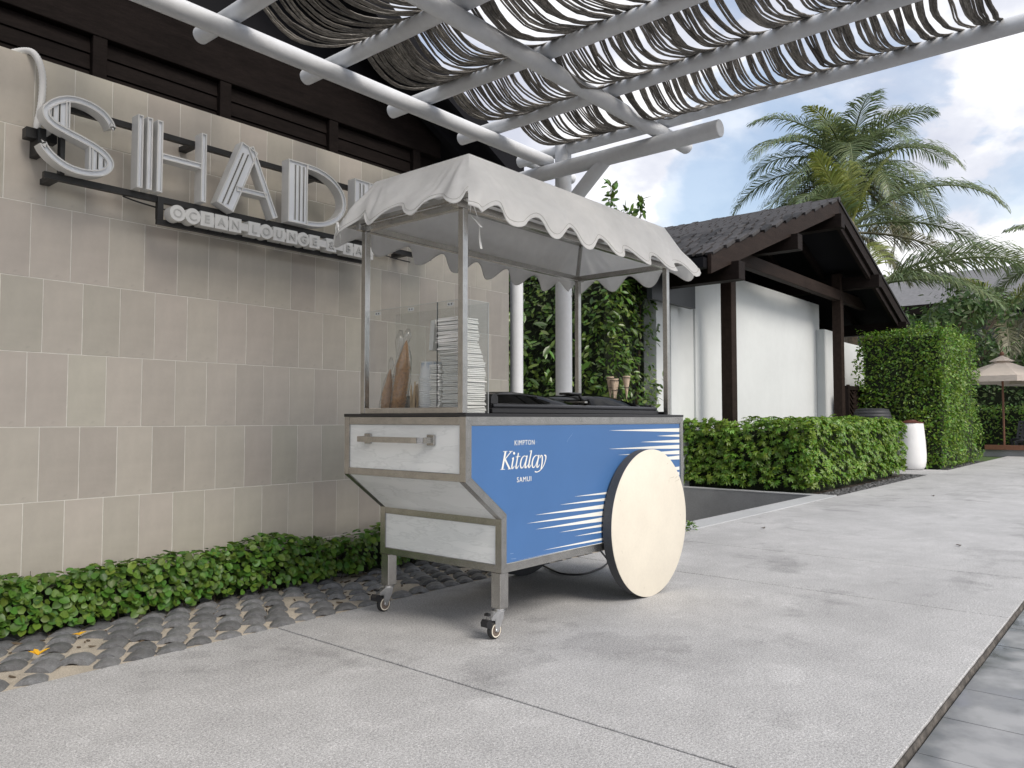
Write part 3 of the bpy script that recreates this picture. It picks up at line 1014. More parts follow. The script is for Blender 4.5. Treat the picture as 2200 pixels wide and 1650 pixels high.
# ================================================================== the ice cream cart
CX, CY, CXE, CYE = 2.3125, 2.2012, 4.187, 2.9975
cart = thing('ice_cream_cart', (2.3125, 2.2012, 0), 'blue and marble ice cream cart on castors with scalloped white canvas canopy', 'food cart')
OUTER = [(CX, 0.9596), (CX, 0.6895), (2.5375, 0.5173), (2.5375, 0.2859), (CXE, 0.2859), (CXE, 0.9596)]
INNER = [(2.3480, 0.9245), (2.3480, 0.7055), (2.5715, 0.5350), (2.5715, 0.3200), (4.1520, 0.3200), (4.1520, 0.9245)]
for (ya, yb) in ((CY, CY + 0.035), (CYE - 0.035, CYE)):
    for i in range(6):
        j = (i + 1) % 6
        g = 0.0006
        a, b, c, d = Vector(OUTER[i]), Vector(OUTER[j]), Vector(INNER[j]), Vector(INNER[i])
        e = (b - a).normalized() * g
        MB().prism([tuple(a + e), tuple(b - e), tuple(c - e), tuple(d + e)], ya, yb).build('side_rail', M_steel, cart)
def frx(name, X, za, zb, x_in=0.035, m=M_steel):
    return bx(name, (X, CY + 0.0352, za), (X + x_in, CYE - 0.0352, zb), m, cart, 0.0012)
frx('cross_rail', CX + 0.0004, 0.9250, 0.9592)
frx('cross_rail', CX + 0.0004, 0.6897, 0.7215)
frx('cross_rail', 2.5379, 0.4855, 0.5171)
frx('cross_rail', 2.5379, 0.2861, 0.3180)
bx('marble_panel', (CX + 0.006, CY + 0.0352, 0.7217), (CX + 0.018, CYE - 0.0352, 0.9248), M_marble, cart, 0.001)
bx('marble_panel', (2.5435, CY + 0.0352, 0.3182), (2.556, CYE - 0.0352, 0.4853), M_marble, cart, 0.001)
MB().add([(CX + .010, CY + .0355, .6890), (CX + .010, CYE - .0355, .6890), (2.5450, CYE - .0355, .5105), (2.5450, CY + .0355, .5105),
          (CX + .018, CY + .0355, .6990), (CX + .018, CYE - .0355, .6990), (2.5530, CYE - .0355, .5205), (2.5530, CY + .0355, .5205)],
         [(0, 1, 2, 3), (7, 6, 5, 4), (0, 4, 5, 1), (1, 5, 6, 2), (2, 6, 7, 3), (3, 7, 4, 0)]).build('marble_panel', M_marble, cart)
# blue side panel with print
IN2 = [(2.3484, 0.9241), (2.3484, 0.7057), (2.5719, 0.5352), (2.5719, 0.3204), (4.1516, 0.3204), (4.1516, 0.9241)]
def inset(poly, d):
    c = Vector((3.3, 0.62))
    n_ = len(poly)
    res = []
    for i in range(n_):
        p0, p1, p2 = Vector(poly[i - 1]), Vector(poly[i]), Vector(poly[(i + 1) % n_])
        d0, d1 = (p1 - p0).normalized(), (p2 - p1).normalized()
        n0, n1 = Vector((-d0.y, d0.x)), Vector((-d1.y, d1.x))
        m_ = (n0 + n1).normalized()
        if m_.dot(c - p1) < 0: m_ = -m_
        res.append(tuple(p1 + m_ * d / abs(m_.dot(n0))))
    return res
trim = MB().prism(IN2, CY + 0.006, CY + 0.012).build('panel_trim', M_white_print, cart)
side = MB().prism(inset(IN2, 0.0028), CY + 0.004, CY + 0.0055).build('side_panel', M_blue, cart)
side['label'] = 'blue vinyl side panel with white spikes and hotel name'
PY = CY + 0.0034
def spike(tip, b0, b1, xe=None):
    if xe:
        k = (xe - tip[0]) / (b0[0] - tip[0])
        b0 = (xe, tip[1] + (b0[1] - tip[1]) * min(k, 1.15))
        b1 = (xe, tip[1] + (b1[1] - tip[1]) * min(k, 1.15))
    MB().add([(tip[0], PY, tip[1]), (b1[0], PY, b1[1]), (b0[0], PY, b0[1]), (tip[0], PY + .0004, tip[1]), (b1[0], PY + .0004, b1[1]), (b0[0], PY + .0004, b0[1])],
             [(0, 1, 2), (5, 4, 3), (0, 3, 4, 1), (1, 4, 5, 2), (2, 5, 3, 0)]).build('stripe', M_white_print, side)
for t_, b0, b1 in [((3.3877, .8907), (4.1477, .8957), (4.1473, .8731)), ((3.8784, .8542), (4.147, .8591), (4.1467, .8445)), ((3.6997, .8238), (4.1464, .8291), (4.1461, .8099)),
                   ((3.3869, .7954), (4.1458, .7979), (4.1454, .7746)), ((3.4728, .7616), (4.1452, .7647), (4.1448, .7421)), ((3.6419, .7253), (4.1447, .7348), (4.1442, .7116)),
                   ((3.8215, .6615), (4.1434, .6698), (4.143, .6499)), ((3.8966, .6323), (4.1428, .6387), (4.1425, .6202))]:
    spike(t_, b0, b1)
for t_, b0, b1 in [((3.0811, .5737), (3.371, .5765), (3.3708, .56)), ((2.9599, .544), (3.3573, .5472), (3.3571, .5271)), ((2.7765, .5138), (3.3487, .515), (3.3485, .4886)),
                   ((2.7142, .482), (3.3401, .4811), (3.3399, .4538)), ((2.7764, .4489), (3.3349, .4506), (3.3347, .4234)), ((2.9566, .4152), (3.3346, .4161), (3.3345, .397)),
                   ((3.0801, .3826), (3.3343, .3834), (3.3342, .3671)), ((2.8348, .3476), (3.3357, .347), (3.3355, .3306)), ((2.6413, .3268), (3.3354, .3200), (3.3353, .3236))]:
    spike(t_, b0, b1, 3.60)
KITALAY= [[((2.5624,0.8089),(2.5734,0.8073)),((2.5406,0.7323),(2.5515,0.7305))],[((2.5518,0.8075),(2.5515,0.8097)),((2.581,0.8079),(2.5807,0.8101))],[((2.5337,0.7305),(2.5336,0.7327)),((2.564,0.7299),(2.5639,0.7321))],[((2.604,0.8082),(2.6086,0.8056)),((2.5606,0.7754),(2.5651,0.7728))],[((2.5912,0.8067),(2.591,0.8089)),((2.6168,0.807),(2.6166,0.8093))],[((2.5588,0.7738),(2.5689,0.7766)),((2.5902,0.7299),(2.6005,0.7325))],[((2.5836,0.7296),(2.5831,0.7322)),((2.6052,0.7303),(2.6047,0.7329))],[((2.6168,0.7814),(2.6257,0.7801)),((2.6146,0.7736),(2.6235,0.7722)),((2.6114,0.7622),(2.6202,0.7608)),((2.6083,0.7505),(2.6172,0.7492)),((2.6064,0.7416),(2.6153,0.7406)),((2.6062,0.7363),(2.6148,0.736)),((2.6071,0.7327),(2.615,0.7337)),((2.6102,0.7298),(2.6145,0.7338)),((2.616,0.7294),(2.6127,0.7339)),((2.6199,0.7318),(2.6153,0.7347)),((2.624,0.7356),(2.62,0.7377)),((2.6278,0.7397),(2.6248,0.7412)),((2.6303,0.7424),(2.6282,0.7435))],[((2.611,0.7739),(2.6085,0.776)),((2.6242,0.7801),(2.6217,0.7822))],[((2.6528,0.7998),(2.6598,0.7987)),((2.649,0.7882),(2.6565,0.787)),((2.6436,0.7712),(2.6515,0.77)),((2.6383,0.754),(2.6468,0.7527)),((2.6349,0.7415),(2.6439,0.7404)),((2.6345,0.7348),(2.6432,0.7345)),((2.6361,0.7307),(2.6434,0.7329)),((2.6415,0.7287),(2.6418,0.7337)),((2.6461,0.7294),(2.6419,0.7336)),((2.6498,0.732),(2.6449,0.7348)),((2.6538,0.7361),(2.6496,0.7381)),((2.6575,0.7404),(2.6543,0.7418)),((2.6599,0.7434),(2.6577,0.7443))],[((2.6366,0.7806),(2.6359,0.7834)),((2.669,0.7825),(2.6683,0.7854))],[((2.7135,0.7821),(2.7115,0.7795)),((2.7105,0.7831),(2.7084,0.7805)),((2.706,0.7848),(2.7042,0.7819)),((2.7005,0.7861),(2.6999,0.7829)),((2.6946,0.7859),(2.6964,0.7828)),((2.689,0.7841),(2.6927,0.7811)),((2.6835,0.7813),(2.6885,0.7783)),((2.6783,0.7775),(2.6845,0.7747)),((2.6739,0.7731),(2.6814,0.7707)),((2.6705,0.7676),(2.6786,0.7657)),((2.6678,0.7612),(2.6763,0.7597)),((2.6658,0.7547),(2.6747,0.7536)),((2.6648,0.7489),(2.674,0.7482)),((2.6652,0.7433),(2.6741,0.7434)),((2.6666,0.738),(2.6751,0.7388)),((2.6688,0.7334),(2.6766,0.7352)),((2.6724,0.73),(2.6778,0.7337)),((2.6782,0.7288),(2.678,0.7334)),((2.6834,0.7299),(2.6801,0.7334)),((2.6878,0.7326),(2.6839,0.7349)),((2.6919,0.7367),(2.6883,0.7382)),((2.697,0.7436),(2.6934,0.7447)),((2.7027,0.7528),(2.6993,0.7537)),((2.7078,0.7618),(2.7047,0.7626)),((2.7114,0.768),(2.7085,0.7688))],[((2.7132,0.7865),(2.7219,0.7851)),((2.7101,0.7772),(2.7189,0.7758)),((2.7055,0.7637),(2.7145,0.7622)),((2.7011,0.7499),(2.7102,0.7484)),((2.6984,0.7397),(2.7077,0.7386)),((2.6983,0.7339),(2.7072,0.7339)),((2.7001,0.7301),(2.7075,0.7326)),((2.7054,0.7281),(2.7061,0.7332)),((2.7103,0.7288),(2.7059,0.7331)),((2.714,0.7315),(2.7089,0.7342)),((2.7179,0.7356),(2.7135,0.7376)),((2.7215,0.7398),(2.7181,0.7413)),((2.7237,0.7428),(2.7215,0.7437))],[((2.7451,0.8083),(2.7529,0.8071)),((2.7407,0.795),(2.7488,0.7937)),((2.7342,0.7758),(2.7428,0.7744)),((2.7279,0.7562),(2.7368,0.7548)),((2.7238,0.742),(2.7331,0.7408)),((2.7229,0.7346),(2.732,0.7341)),((2.7242,0.7304),(2.7321,0.7322)),((2.7296,0.7281),(2.7302,0.7333)),((2.7343,0.7288),(2.7299,0.7331)),((2.7377,0.7312),(2.7325,0.734)),((2.7413,0.7353),(2.7369,0.7372)),((2.7447,0.7395),(2.7413,0.7409)),((2.7468,0.7424),(2.7445,0.7434))],[((2.7351,0.8027),(2.7336,0.8053)),((2.7509,0.8059),(2.7494,0.8084))],[((2.7992,0.7813),(2.7971,0.7786)),((2.7961,0.7823),(2.7938,0.7797)),((2.7914,0.784),(2.7895,0.7812)),((2.7857,0.7854),(2.7851,0.7822)),((2.7796,0.7852),(2.7815,0.782)),((2.7737,0.7834),(2.7776,0.7803)),((2.768,0.7805),(2.7732,0.7774)),((2.7626,0.7767),(2.7691,0.7738)),((2.758,0.7721),(2.7658,0.7697)),((2.7545,0.7665),(2.7629,0.7646)),((2.7517,0.7601),(2.7605,0.7585)),((2.7497,0.7535),(2.7589,0.7523)),((2.7486,0.7475),(2.7582,0.7468)),((2.749,0.7418),(2.7583,0.7419)),((2.7504,0.7364),(2.7593,0.7372)),((2.7528,0.7317),(2.7608,0.7335)),((2.7565,0.7283),(2.7621,0.732)),((2.7625,0.727),(2.7622,0.7317)),((2.7678,0.7282),(2.7645,0.7317)),((2.7724,0.7309),(2.7684,0.7332)),((2.7767,0.7351),(2.773,0.7366)),((2.782,0.742),(2.7783,0.7432)),((2.7879,0.7514),(2.7844,0.7524)),((2.7933,0.7606),(2.79,0.7615)),((2.797,0.7669),(2.7939,0.7677))],[((2.7989,0.7858),(2.8079,0.7844)),((2.7956,0.7764),(2.8048,0.7749)),((2.7909,0.7626),(2.8001,0.761)),((2.7863,0.7485),(2.7957,0.747)),((2.7835,0.7381),(2.7931,0.737)),((2.7833,0.7323),(2.7926,0.7322)),((2.7852,0.7284),(2.7928,0.7309)),((2.7907,0.7263),(2.7914,0.7315)),((2.7958,0.727),(2.7912,0.7314)),((2.7996,0.7297),(2.7943,0.7326)),((2.8037,0.7339),(2.7991,0.7359)),((2.8074,0.7382),(2.8039,0.7397)),((2.8098,0.7412),(2.8075,0.7422))],[((2.811,0.7687),(2.8079,0.7695)),((2.813,0.7714),(2.8089,0.7724)),((2.8156,0.7754),(2.8107,0.7766)),((2.8185,0.7791),(2.8129,0.7809)),((2.8206,0.7806),(2.8157,0.7839)),((2.8207,0.7804),(2.8207,0.7851)),((2.821,0.7801),(2.826,0.784)),((2.822,0.7791),(2.83,0.7811)),((2.823,0.7763),(2.8322,0.7768)),((2.8235,0.7711),(2.8328,0.7708)),((2.8233,0.7637),(2.8326,0.7632)),((2.8226,0.7557),(2.8319,0.7549)),((2.8214,0.748),(2.8307,0.7469)),((2.8198,0.7402),(2.8285,0.739)),((2.8175,0.732),(2.8256,0.7306)),((2.8153,0.7246),(2.8228,0.7233)),((2.8138,0.7194),(2.8207,0.7182))],[((2.8424,0.779),(2.8434,0.7857)),((2.8449,0.7789),(2.8456,0.7853)),((2.8478,0.7789),(2.8497,0.7849)),((2.8493,0.7788),(2.8552,0.7834)),((2.85,0.7783),(2.8589,0.7799)),((2.851,0.7757),(2.8596,0.7758)),((2.8515,0.7715),(2.8593,0.771)),((2.8512,0.7665),(2.8581,0.7656)),((2.8499,0.7609),(2.8558,0.7599)),((2.8471,0.7546),(2.8528,0.7533)),((2.8433,0.7474),(2.8488,0.746)),((2.8388,0.7402),(2.844,0.7387)),((2.8339,0.7339),(2.8388,0.7321)),((2.8284,0.7285),(2.8329,0.7264)),((2.8222,0.7235),(2.8265,0.7213)),((2.8158,0.7192),(2.8198,0.7168)),((2.8097,0.7157),(2.8134,0.7131)),((2.804,0.7132),(2.8073,0.7102)),((2.7983,0.7115),(2.8011,0.7081)),((2.793,0.7104),(2.7952,0.7067)),((2.7885,0.7099),(2.7895,0.7059)),((2.7847,0.7103),(2.7838,0.7059)),((2.7811,0.7114),(2.7785,0.7068)),((2.7777,0.7127),(2.7743,0.7078)),((2.7751,0.7137),(2.7716,0.7083))],[((2.6188,0.7994),(2.6188,0.7989)),((2.6194,0.8017),(2.6194,0.7966)),((2.6209,0.8036),(2.6209,0.7946)),((2.6231,0.8048),(2.6231,0.7932)),((2.6257,0.8052),(2.6257,0.7927)),((2.6283,0.8046),(2.6284,0.793)),((2.6306,0.8033),(2.6306,0.7942)),((2.6321,0.8013),(2.6321,0.7961)),((2.6327,0.7989),(2.6327,0.7984))]]
kb = MB()
for q, s_ in enumerate(KITALAY):
    V = []
    yy = PY - 0.0002 * (q % 3)
    for a, b in s_:
        V += [(a[0], yy, a[1]), (b[0], yy, b[1])]
    kb.add(V, [(2 * i, 2 * i + 1, 2 * i + 3, 2 * i + 2) for i in range(len(s_) - 1)])
kb.build('lettering', M_white_print, side)
def panel_text(body, x0, x1, zc, h):
    me = text_mesh(body, 0.1, 0.0003, 1.0, 'lettering', M_white_print)
    xs = [v.co.x for v in me.vertices]; zs = [v.co.z for v in me.vertices]
    kx, kz = (x1 - x0) / (max(xs) - min(xs)), h / (max(zs) - min(zs))
    for v in me.vertices:
        v.co = (v.co.x * kx, v.co.y, v.co.z * kz)
    link('lettering', me, side, Vector(((x0 + x1) / 2, PY, zc)) - wpos(side))
panel_text('KIMPTON', 2.6299, 2.7705, 0.8445, 0.0222)
panel_text('SAMUI', 2.6455, 2.7465, 0.6806, 0.0222)
# scratches in the vinyl
sm = MB()
for pl in ([(3.0214, .84), (3.045, .862), (3.064, .875), (3.0697, .8869)], [(2.7740, .8445), (2.792, .8448)], [(2.600, .362), (2.622, .3615)], [(2.606, .339), (2.640, .336)]):
    for i in range(len(pl) - 1):
        (xa, za), (xb, zb) = pl[i], pl[i + 1]
        sm.add([(xa, PY + .0002, za - .0006), (xb, PY + .0002, zb - .0006), (xb, PY + .0002, zb + .0006), (xa, PY + .0002, za + .0006)], [(0, 1, 2, 3)])
sm.build('scratch', mat('scratch', (0.30, 0.42, 0.62), 0.5), side)
# closed body behind the rails
bx('back_panel', (CXE - 0.012, CY + 0.036, 0.29), (CXE - 0.004, CYE - 0.036, 0.955), M_marble, cart)
MB().prism(IN2, CYE - 0.012, CYE - 0.006).build('side_panel', M_blue, cart)
bx('bottom_panel', (2.60, CY + 0.036, 0.290), (CXE - 0.02, CYE - 0.036, 0.302), M_steel, cart)
bx('countertop', (2.3095, CY - 0.003, 0.9602), (4.190, CYE + 0.003, 0.9745), M_counter, cart, 0.0015)
# handle
hd = MB()
hp = [(2.309, 2.402), (2.272, 2.412), (2.254, 2.432), (2.250, 2.462), (2.250, 2.80), (2.254, 2.826), (2.272, 2.842), (2.309, 2.848)]
for i in range(len(hp) - 1):
    a, b = hp[i], hp[i + 1]
    hd.bar((a[0], a[1], 0.859), (b[0], b[1], 0.859), 0.006, 0.025)
handle = hd.build('handle', M_steel, cart)
for yy in (2.383, 2.800):
    bx('bracket', (2.3065, yy, 0.837), (2.3175, yy + 0.045, 0.883), M_steel, handle, 0.002)
# legs and castors
for (ly0, cyy, cx_) in ((2.2085, 2.250, 2.546), (2.937, 2.985, 2.551)):
    leg = bx('leg', (2.539, ly0, 0.131), (2.594, ly0 + 0.055, 0.2855), M_steel, cart, 0.003)
    lc = Vector((2.566, ly0 + 0.0275, 0))
    cst = MB().lathe([(0.024, 0.119), (0.027, 0.120), (0.027, 0.1235), (0.020, 0.1245), (0.020, 0.127), (0.026, 0.128), (0.026, 0.1305)], (lc.x, lc.y, 0), 20).build('castor', M_chrome, cart, smooth=30)
    fk = MB()
    for sg in (-1, 1):
        yy = cyy + sg * 0.0165
        fk.prism([(cx_ - 0.012, 0.036), (cx_ + 0.010, 0.030), (cx_ + 0.040, 0.085), (cx_ + 0.047, 0.119), (cx_ - 0.004, 0.119), (cx_ - 0.040, 0.098), (cx_ - 0.036, 0.086), (cx_ - 0.012, 0.088)], yy - 0.0015, yy + 0.0015)
    fk.box((cx_ - 0.004, cyy - 0.0149, 0.1155), (cx_ + 0.0465, cyy + 0.0149, 0.1187))
    fk.build('fork', M_chrome, cst)
    MB().lathe([(0.030, -0.0120), (0.034, -0.0118), (0.0375, -0.007), (0.0375, 0.007), (0.034, 0.0118), (0.030, 0.0120)], (cx_, cyy, 0.0377), 28, axis='Y').build('tyre', M_tread, cst, smooth=30)
    MB().lathe([(0.0255, -0.0132), (0.0300, -0.0135), (0.0300, 0.0135), (0.0255, 0.0132)], (cx_, cyy, 0.0377), 28, axis='Y').build('rim', M_cream, cst, smooth=30)
    MB().lathe([(0.004, -0.0142), (0.0252, -0.0134), (0.0252, 0.0134), (0.004, 0.0142)], (cx_, cyy, 0.0377), 24, axis='Y').build('hub', mat('castor_hub', (0.14, 0.11, 0.09), 0.5), cst, smooth=30)
    MB().lathe([(0.006, -0.0205), (0.007, -0.019), (0.007, 0.019), (0.006, 0.0205)], (cx_, cyy, 0.0377), 12, axis='Y').build('axle_bolt', M_chrome, cst, smooth=30)
    br = MB()
    br.prism([(cx_ - 0.066, 0.062), (cx_ - 0.040, 0.052), (cx_ - 0.032, 0.070), (cx_ - 0.036, 0.088), (cx_ - 0.058, 0.092), (cx_ - 0.068, 0.080)], cyy - 0.018, cyy + 0.018)
    br.box((cx_ - 0.052, cyy - 0.012, 0.106), (cx_ - 0.036, cyy + 0.012, 0.116))
    br.build('brake_pedal', M_black, cst)
# cart wheels
for y0, s_ in ((2.140, 1), (3.058, -1)):
    w = MB()
    yb = y0 + 0.057 * s_
    yf = y0 + 0.0035 * s_
    w.lathe([(0.388, min(yf, yb)), (0.3915, min(yf, yb) + .002), (0.3915, max(yf, yb) - .002), (0.388, max(yf, yb))], (3.703, 0, 0.3925), 96, axis='Y')
    wo = w.build('wheel', M_edge, cart, smooth=30)
    f_ = MB()
    f_.lathe([(0.3915, min(y0, yf)), (0.3930, min(y0, yf) + .0008), (0.3930, max(y0, yf) - .0002), (0.391, max(y0, yf))], (3.703, 0, 0.3925), 96, axis='Y')
    f_.build('wheel_face', M_cream, wo, smooth=30)
scf = MB()
for (px_, pz_, an, ln) in ((3.392, 0.532, 2.2, .012), (3.405, 0.272, 1.9, .016), (3.62, 0.055, 1.4, .012), (3.93, 0.62, 0.1, .05), (3.90, 0.60, 1.5, .02), (3.98, 0.618, 0.3, .03), (3.99, 0.60, .2, .05), (4.03, 0.40, 1.2, .012), (3.45, 0.098, 1.3, .022), (3.88, 0.70, .4, .012)):
    d = Vector((math.cos(an), 0, math.sin(an))) * ln / 2
    w_ = Vector((-math.sin(an), 0, math.cos(an))) * 0.0013
    c = Vector((px_, 2.1396, pz_))
    scf.add([c - d - w_ * .3, c + d - w_, c + d * 1.05 + w_, c - d + w_ * .3], [(0, 1, 2, 3)])
scf.build('scuff', mat('scuff', (0.42, 0.37, 0.29), 0.7), cart.children[-1] if False else [o_ for o_ in cart.children if o_.name == 'wheel'][0], recalc=False)
bx('axle', (3.68, CY + 0.04, 0.30), (3.72, CYE - 0.04, 0.33), M_steel, cart)

# posts and top frame
ZT = 1.842
for (px_, py_) in ((2.335, 2.240), (2.335, 2.880), (4.077, 2.240), (4.077, 2.880)):
    bx('post', (px_, py_, 0.9748), (px_ + 0.030, py_ + 0.030, ZT), M_steel, cart, 0.0015)
bx('glass_rail', (2.336, 2.2702, 0.9748), (2.364, 2.8798, 1.000), M_steel, cart, 0.001)
bx('glass_rail', (4.079, 2.2702, 0.9748), (4.105, 2.8798, 0.993), M_counter, cart, 0.001)
bx('top_rail', (2.30, 2.2402, ZT + .0003), (4.14, 2.2698, ZT + 0.030), M_steel, cart, 0.0015)
bx('top_rail', (2.30, 2.8802, ZT + .0003), (4.14, 2.9098, ZT + 0.030), M_steel, cart, 0.0015)
bx('top_rail', (2.3352, 2.2701, ZT + .0003), (2.3648, 2.8799, ZT + 0.030), M_steel, cart, 0.0015)
bx('top_rail', (4.0772, 2.2701, ZT + .0003), (4.1068, 2.8799, ZT + 0.030), M_steel, cart, 0.0015)
# eave ring and upper ring
def ring(x0, x1, y0, y1, z, w, nm):
    bx(nm, (x0, y0, z), (x1, y0 + w, z + w), M_steel, cart)
    bx(nm, (x0, y1 - w, z), (x1, y1, z + w), M_steel, cart)
    bx(nm, (x0, y0 + w + .0003, z), (x0 + w, y1 - w - .0003, z + w), M_steel, cart)
    bx(nm, (x1 - w, y0 + w + .0003, z), (x1, y1 - w - .0003, z + w), M_steel, cart)
ring(2.312, 4.205, 2.195, 3.002, 1.8735, 0.018, 'eave_rail')
ring(2.445, 4.140, 2.320, 2.905, 2.080, 0.018, 'upper_rail')
for (a, b) in (((2.35, 2.255, 1.872), (2.452, 2.327, 2.085)), ((2.35, 2.895, 1.872), (2.452, 2.898, 2.085)), ((4.09, 2.255, 1.872), (4.133, 2.327, 2.085)), ((4.09, 2.895, 1.872), (4.133, 2.898, 2.085))):
    MB().bar(a, b, 0.018, 0.018, (1, 0, 0)).build('strut', M_steel, cart)

# scalloped canvas
def canopy():
    T = [(2.432, 2.300), (4.165, 2.300), (4.165, 2.930), (2.432, 2.930)]
    E_ = [(2.235, 2.118), (4.275, 2.118), (4.275, 3.075), (2.235, 3.075)]
    zt = 2.112
    sides = [(0, 1, 7.34, 0.934), (1, 2, 3.47, 0.72), (2, 3, 7.34, 0.934), (3, 0, 3.47, 0.724)]
    NV = 16
    mb = MB()
    hems = []
    seams = []
    def wr(p, n_, amt):
        a_ = noise.noise(Vector((p[0] * 3.2, p[1] * 3.2, p[2] * 4.5))) * 0.016 + noise.noise(Vector((p[0] * 9 + 4, p[1] * 9, p[2] * 6))) * 0.006
        return Vector(p) + Vector(n_) * a_ * amt
    tops = []
    for si, (ia, ib, ns, ph) in enumerate(sides):
        NU = 112 if si % 2 == 0 else 64
        Ta, Tb, Ea, Eb = Vector(T[ia]), Vector(T[ib]), Vector(E_[ia]), Vector(E_[ib])
        along = (Eb - Ea).normalized()
        nr = Vector((along.y, -along.x))
        V = []
        hem = []
        seam = []
        for i in range(NU + 1):
            u = i / NU
            tp, ep = Ta.lerp(Tb, u), Ea.lerp(Eb, u)
            # scallop depth along the slope
            c = math.cos(2 * math.pi * (u * ns + ph))
            zb = 1.826 - 0.040 * c
            if si == 0: zb += -0.030 * (1 - u) ** 2
            if si == 3: zb += 0.034
            ec = min(u, 1 - u) * (Eb - Ea).length
            zb += 0.055 * math.exp(-(ec / 0.05) ** 2)
            kk = (zt - zb) / (zt - 1.80)
            for j in range(NV + 1):
                s_ = j / NV
                q = s_ * kk
                x = tp.x + (ep.x - tp.x) * q
                y = tp.y + (ep.y - tp.y) * q
                z = zt + (1.80 - zt) * q
                bulge = (0.016 * math.sin(math.pi * min(1, q)) - 0.006 * math.sin(2 * math.pi * q)) * min(1, ec / 0.06)
                p = Vector((x + nr.x * bulge, y + nr.y * bulge, z + bulge * 0.4))
                # drag folds fanning out from the corners
                fold = 0.013 * s_ * math.exp(-(ec / 0.32) ** 2) * math.sin(ec * 58 / (0.35 + s_) + si)
                fold += 0.009 * s_ * s_ * c
                p = wr(p, (nr.x, nr.y, 0.5), min(1, s_ * 4 + .0) * min(1, ec / 0.05) * 1.8)
                p += Vector((nr.x, nr.y, 0.3)) * fold * min(1, ec / 0.03)
                V.append(tuple(p))
            hem.append(V[-1])
            seam.append(tuple(Vector(V[-2]) + Vector((nr.x, nr.y, .4)) * .0012))
        mb.add(V, [(i * (NV + 1) + j, i * (NV + 1) + j + 1, (i + 1) * (NV + 1) + j + 1, (i + 1) * (NV + 1) + j) for i in range(NU) for j in range(NV)])
        hems.append(hem)
        seams.append(seam)
    # top sheet
    NX, NY = 40, 16
    V = []
    for i in range(NX + 1):
        for j in range(NY + 1):
            u, v = i / NX, j / NY
            p = Vector((T[0][0] + (T[1][0] - T[0][0]) * u, T[0][1] + (T[2][1] - T[0][1]) * v, zt))
            e_ = min(u, 1 - u) * min(v, 1 - v) * 4
            p.z += 0.030 * e_ * (0.4 + noise.noise(p * 2.5)) + 0.004 * noise.noise(p * 9) * min(1, e_ * 8)
            V.append(tuple(p))
    mb.add(V, [(i * (NY + 1) + j, (i + 1) * (NY + 1) + j, (i + 1) * (NY + 1) + j + 1, i * (NY + 1) + j + 1) for i in range(NX) for j in range(NY)])
    me = mb.mesh('canopy', M_canvas, smooth=60, off=wpos(cart), recalc=False)
    bm = bmesh.new()
    bm.from_mesh(me)
    bmesh.ops.remove_doubles(bm, verts=bm.verts, dist=0.0015)
    bmesh.ops.recalc_face_normals(bm, faces=bm.faces)
    bm.to_mesh(me)
    bm.free()
    me.polygons.foreach_set('use_smooth', [True] * len(me.polygons))
    o = link('canopy', me, cart)
    for hem in hems:
        MB().tube(hem, 0.0035, 5).build('hem', M_canvas, o, smooth='all')
    for sm_ in seams:
        MB().tube(sm_, 0.0011, 4).build('seam', mat('seam_thread', (0.52, 0.51, 0.48), 0.9), o, smooth='all')
    return o
cano = canopy()
def ribbon_tie(pts, w=0.010):
    mb = MB()
    P = [Vector(p) for p in pts]
    fine = []
    for i in range(len(P) - 1):
        p0, p1, p2, p3 = P[max(0, i - 1)], P[i], P[i + 1], P[min(len(P) - 1, i + 2)]
        for s_ in range(5):
            t_ = s_ / 5
            fine.append(0.5 * ((2 * p1) + (p2 - p0) * t_ + (2 * p0 - 5 * p1 + 4 * p2 - p3) * t_ ** 2 + (3 * p1 - p0 - 3 * p2 + p3) * t_ ** 3))
    fine.append(P[-1])
    V = []
    for i, p in enumerate(fine):
        tw_ = i * 0.16
        d = Vector((math.cos(tw_ - .8), math.sin(tw_ - .8), 0.15)) * w / 2
        V += [tuple(p - d), tuple(p + d)]
    mb.add(V, [(2 * i, 2 * i + 1, 2 * i + 3, 2 * i + 2) for i in range(len(fine) - 1)])
    mb.build('tie', M_ribbon, cano, smooth='all', recalc=False)
ribbon_tie([(2.30, 2.165, 1.875), (2.296, 2.160, 1.83), (2.300, 2.165, 1.79), (2.318, 2.150, 1.765), (2.335, 2.135, 1.74)])
ribbon_tie([(2.30, 2.165, 1.875), (2.312, 2.158, 1.83), (2.335, 2.150, 1.76), (2.345, 2.155, 1.70), (2.350, 2.150, 1.655)])
ribbon_tie([(2.25, 2.985, 1.885), (2.245, 2.99, 1.85), (2.25, 2.975, 1.825), (2.25, 2.955, 1.845), (2.248, 2.965, 1.86), (2.25, 2.99, 1.83), (2.252, 3.0, 1.80)])
ribbon_tie([(2.25, 2.985, 1.885), (2.245, 2.965, 1.84), (2.25, 2.96, 1.80), (2.252, 2.968, 1.785)])
ribbon_tie([(4.20, 2.17, 1.875), (4.195, 2.16, 1.85), (4.20, 2.15, 1.825), (4.215, 2.14, 1.815)], 0.007)
ribbon_tie([(4.14, 2.96, 1.872), (4.13, 2.97, 1.83), (4.125, 2.96, 1.79), (4.12, 2.965, 1.75)])
ribbon_tie([(4.14, 2.96, 1.872), (4.145, 2.97, 1.83), (4.15, 2.965, 1.77)])

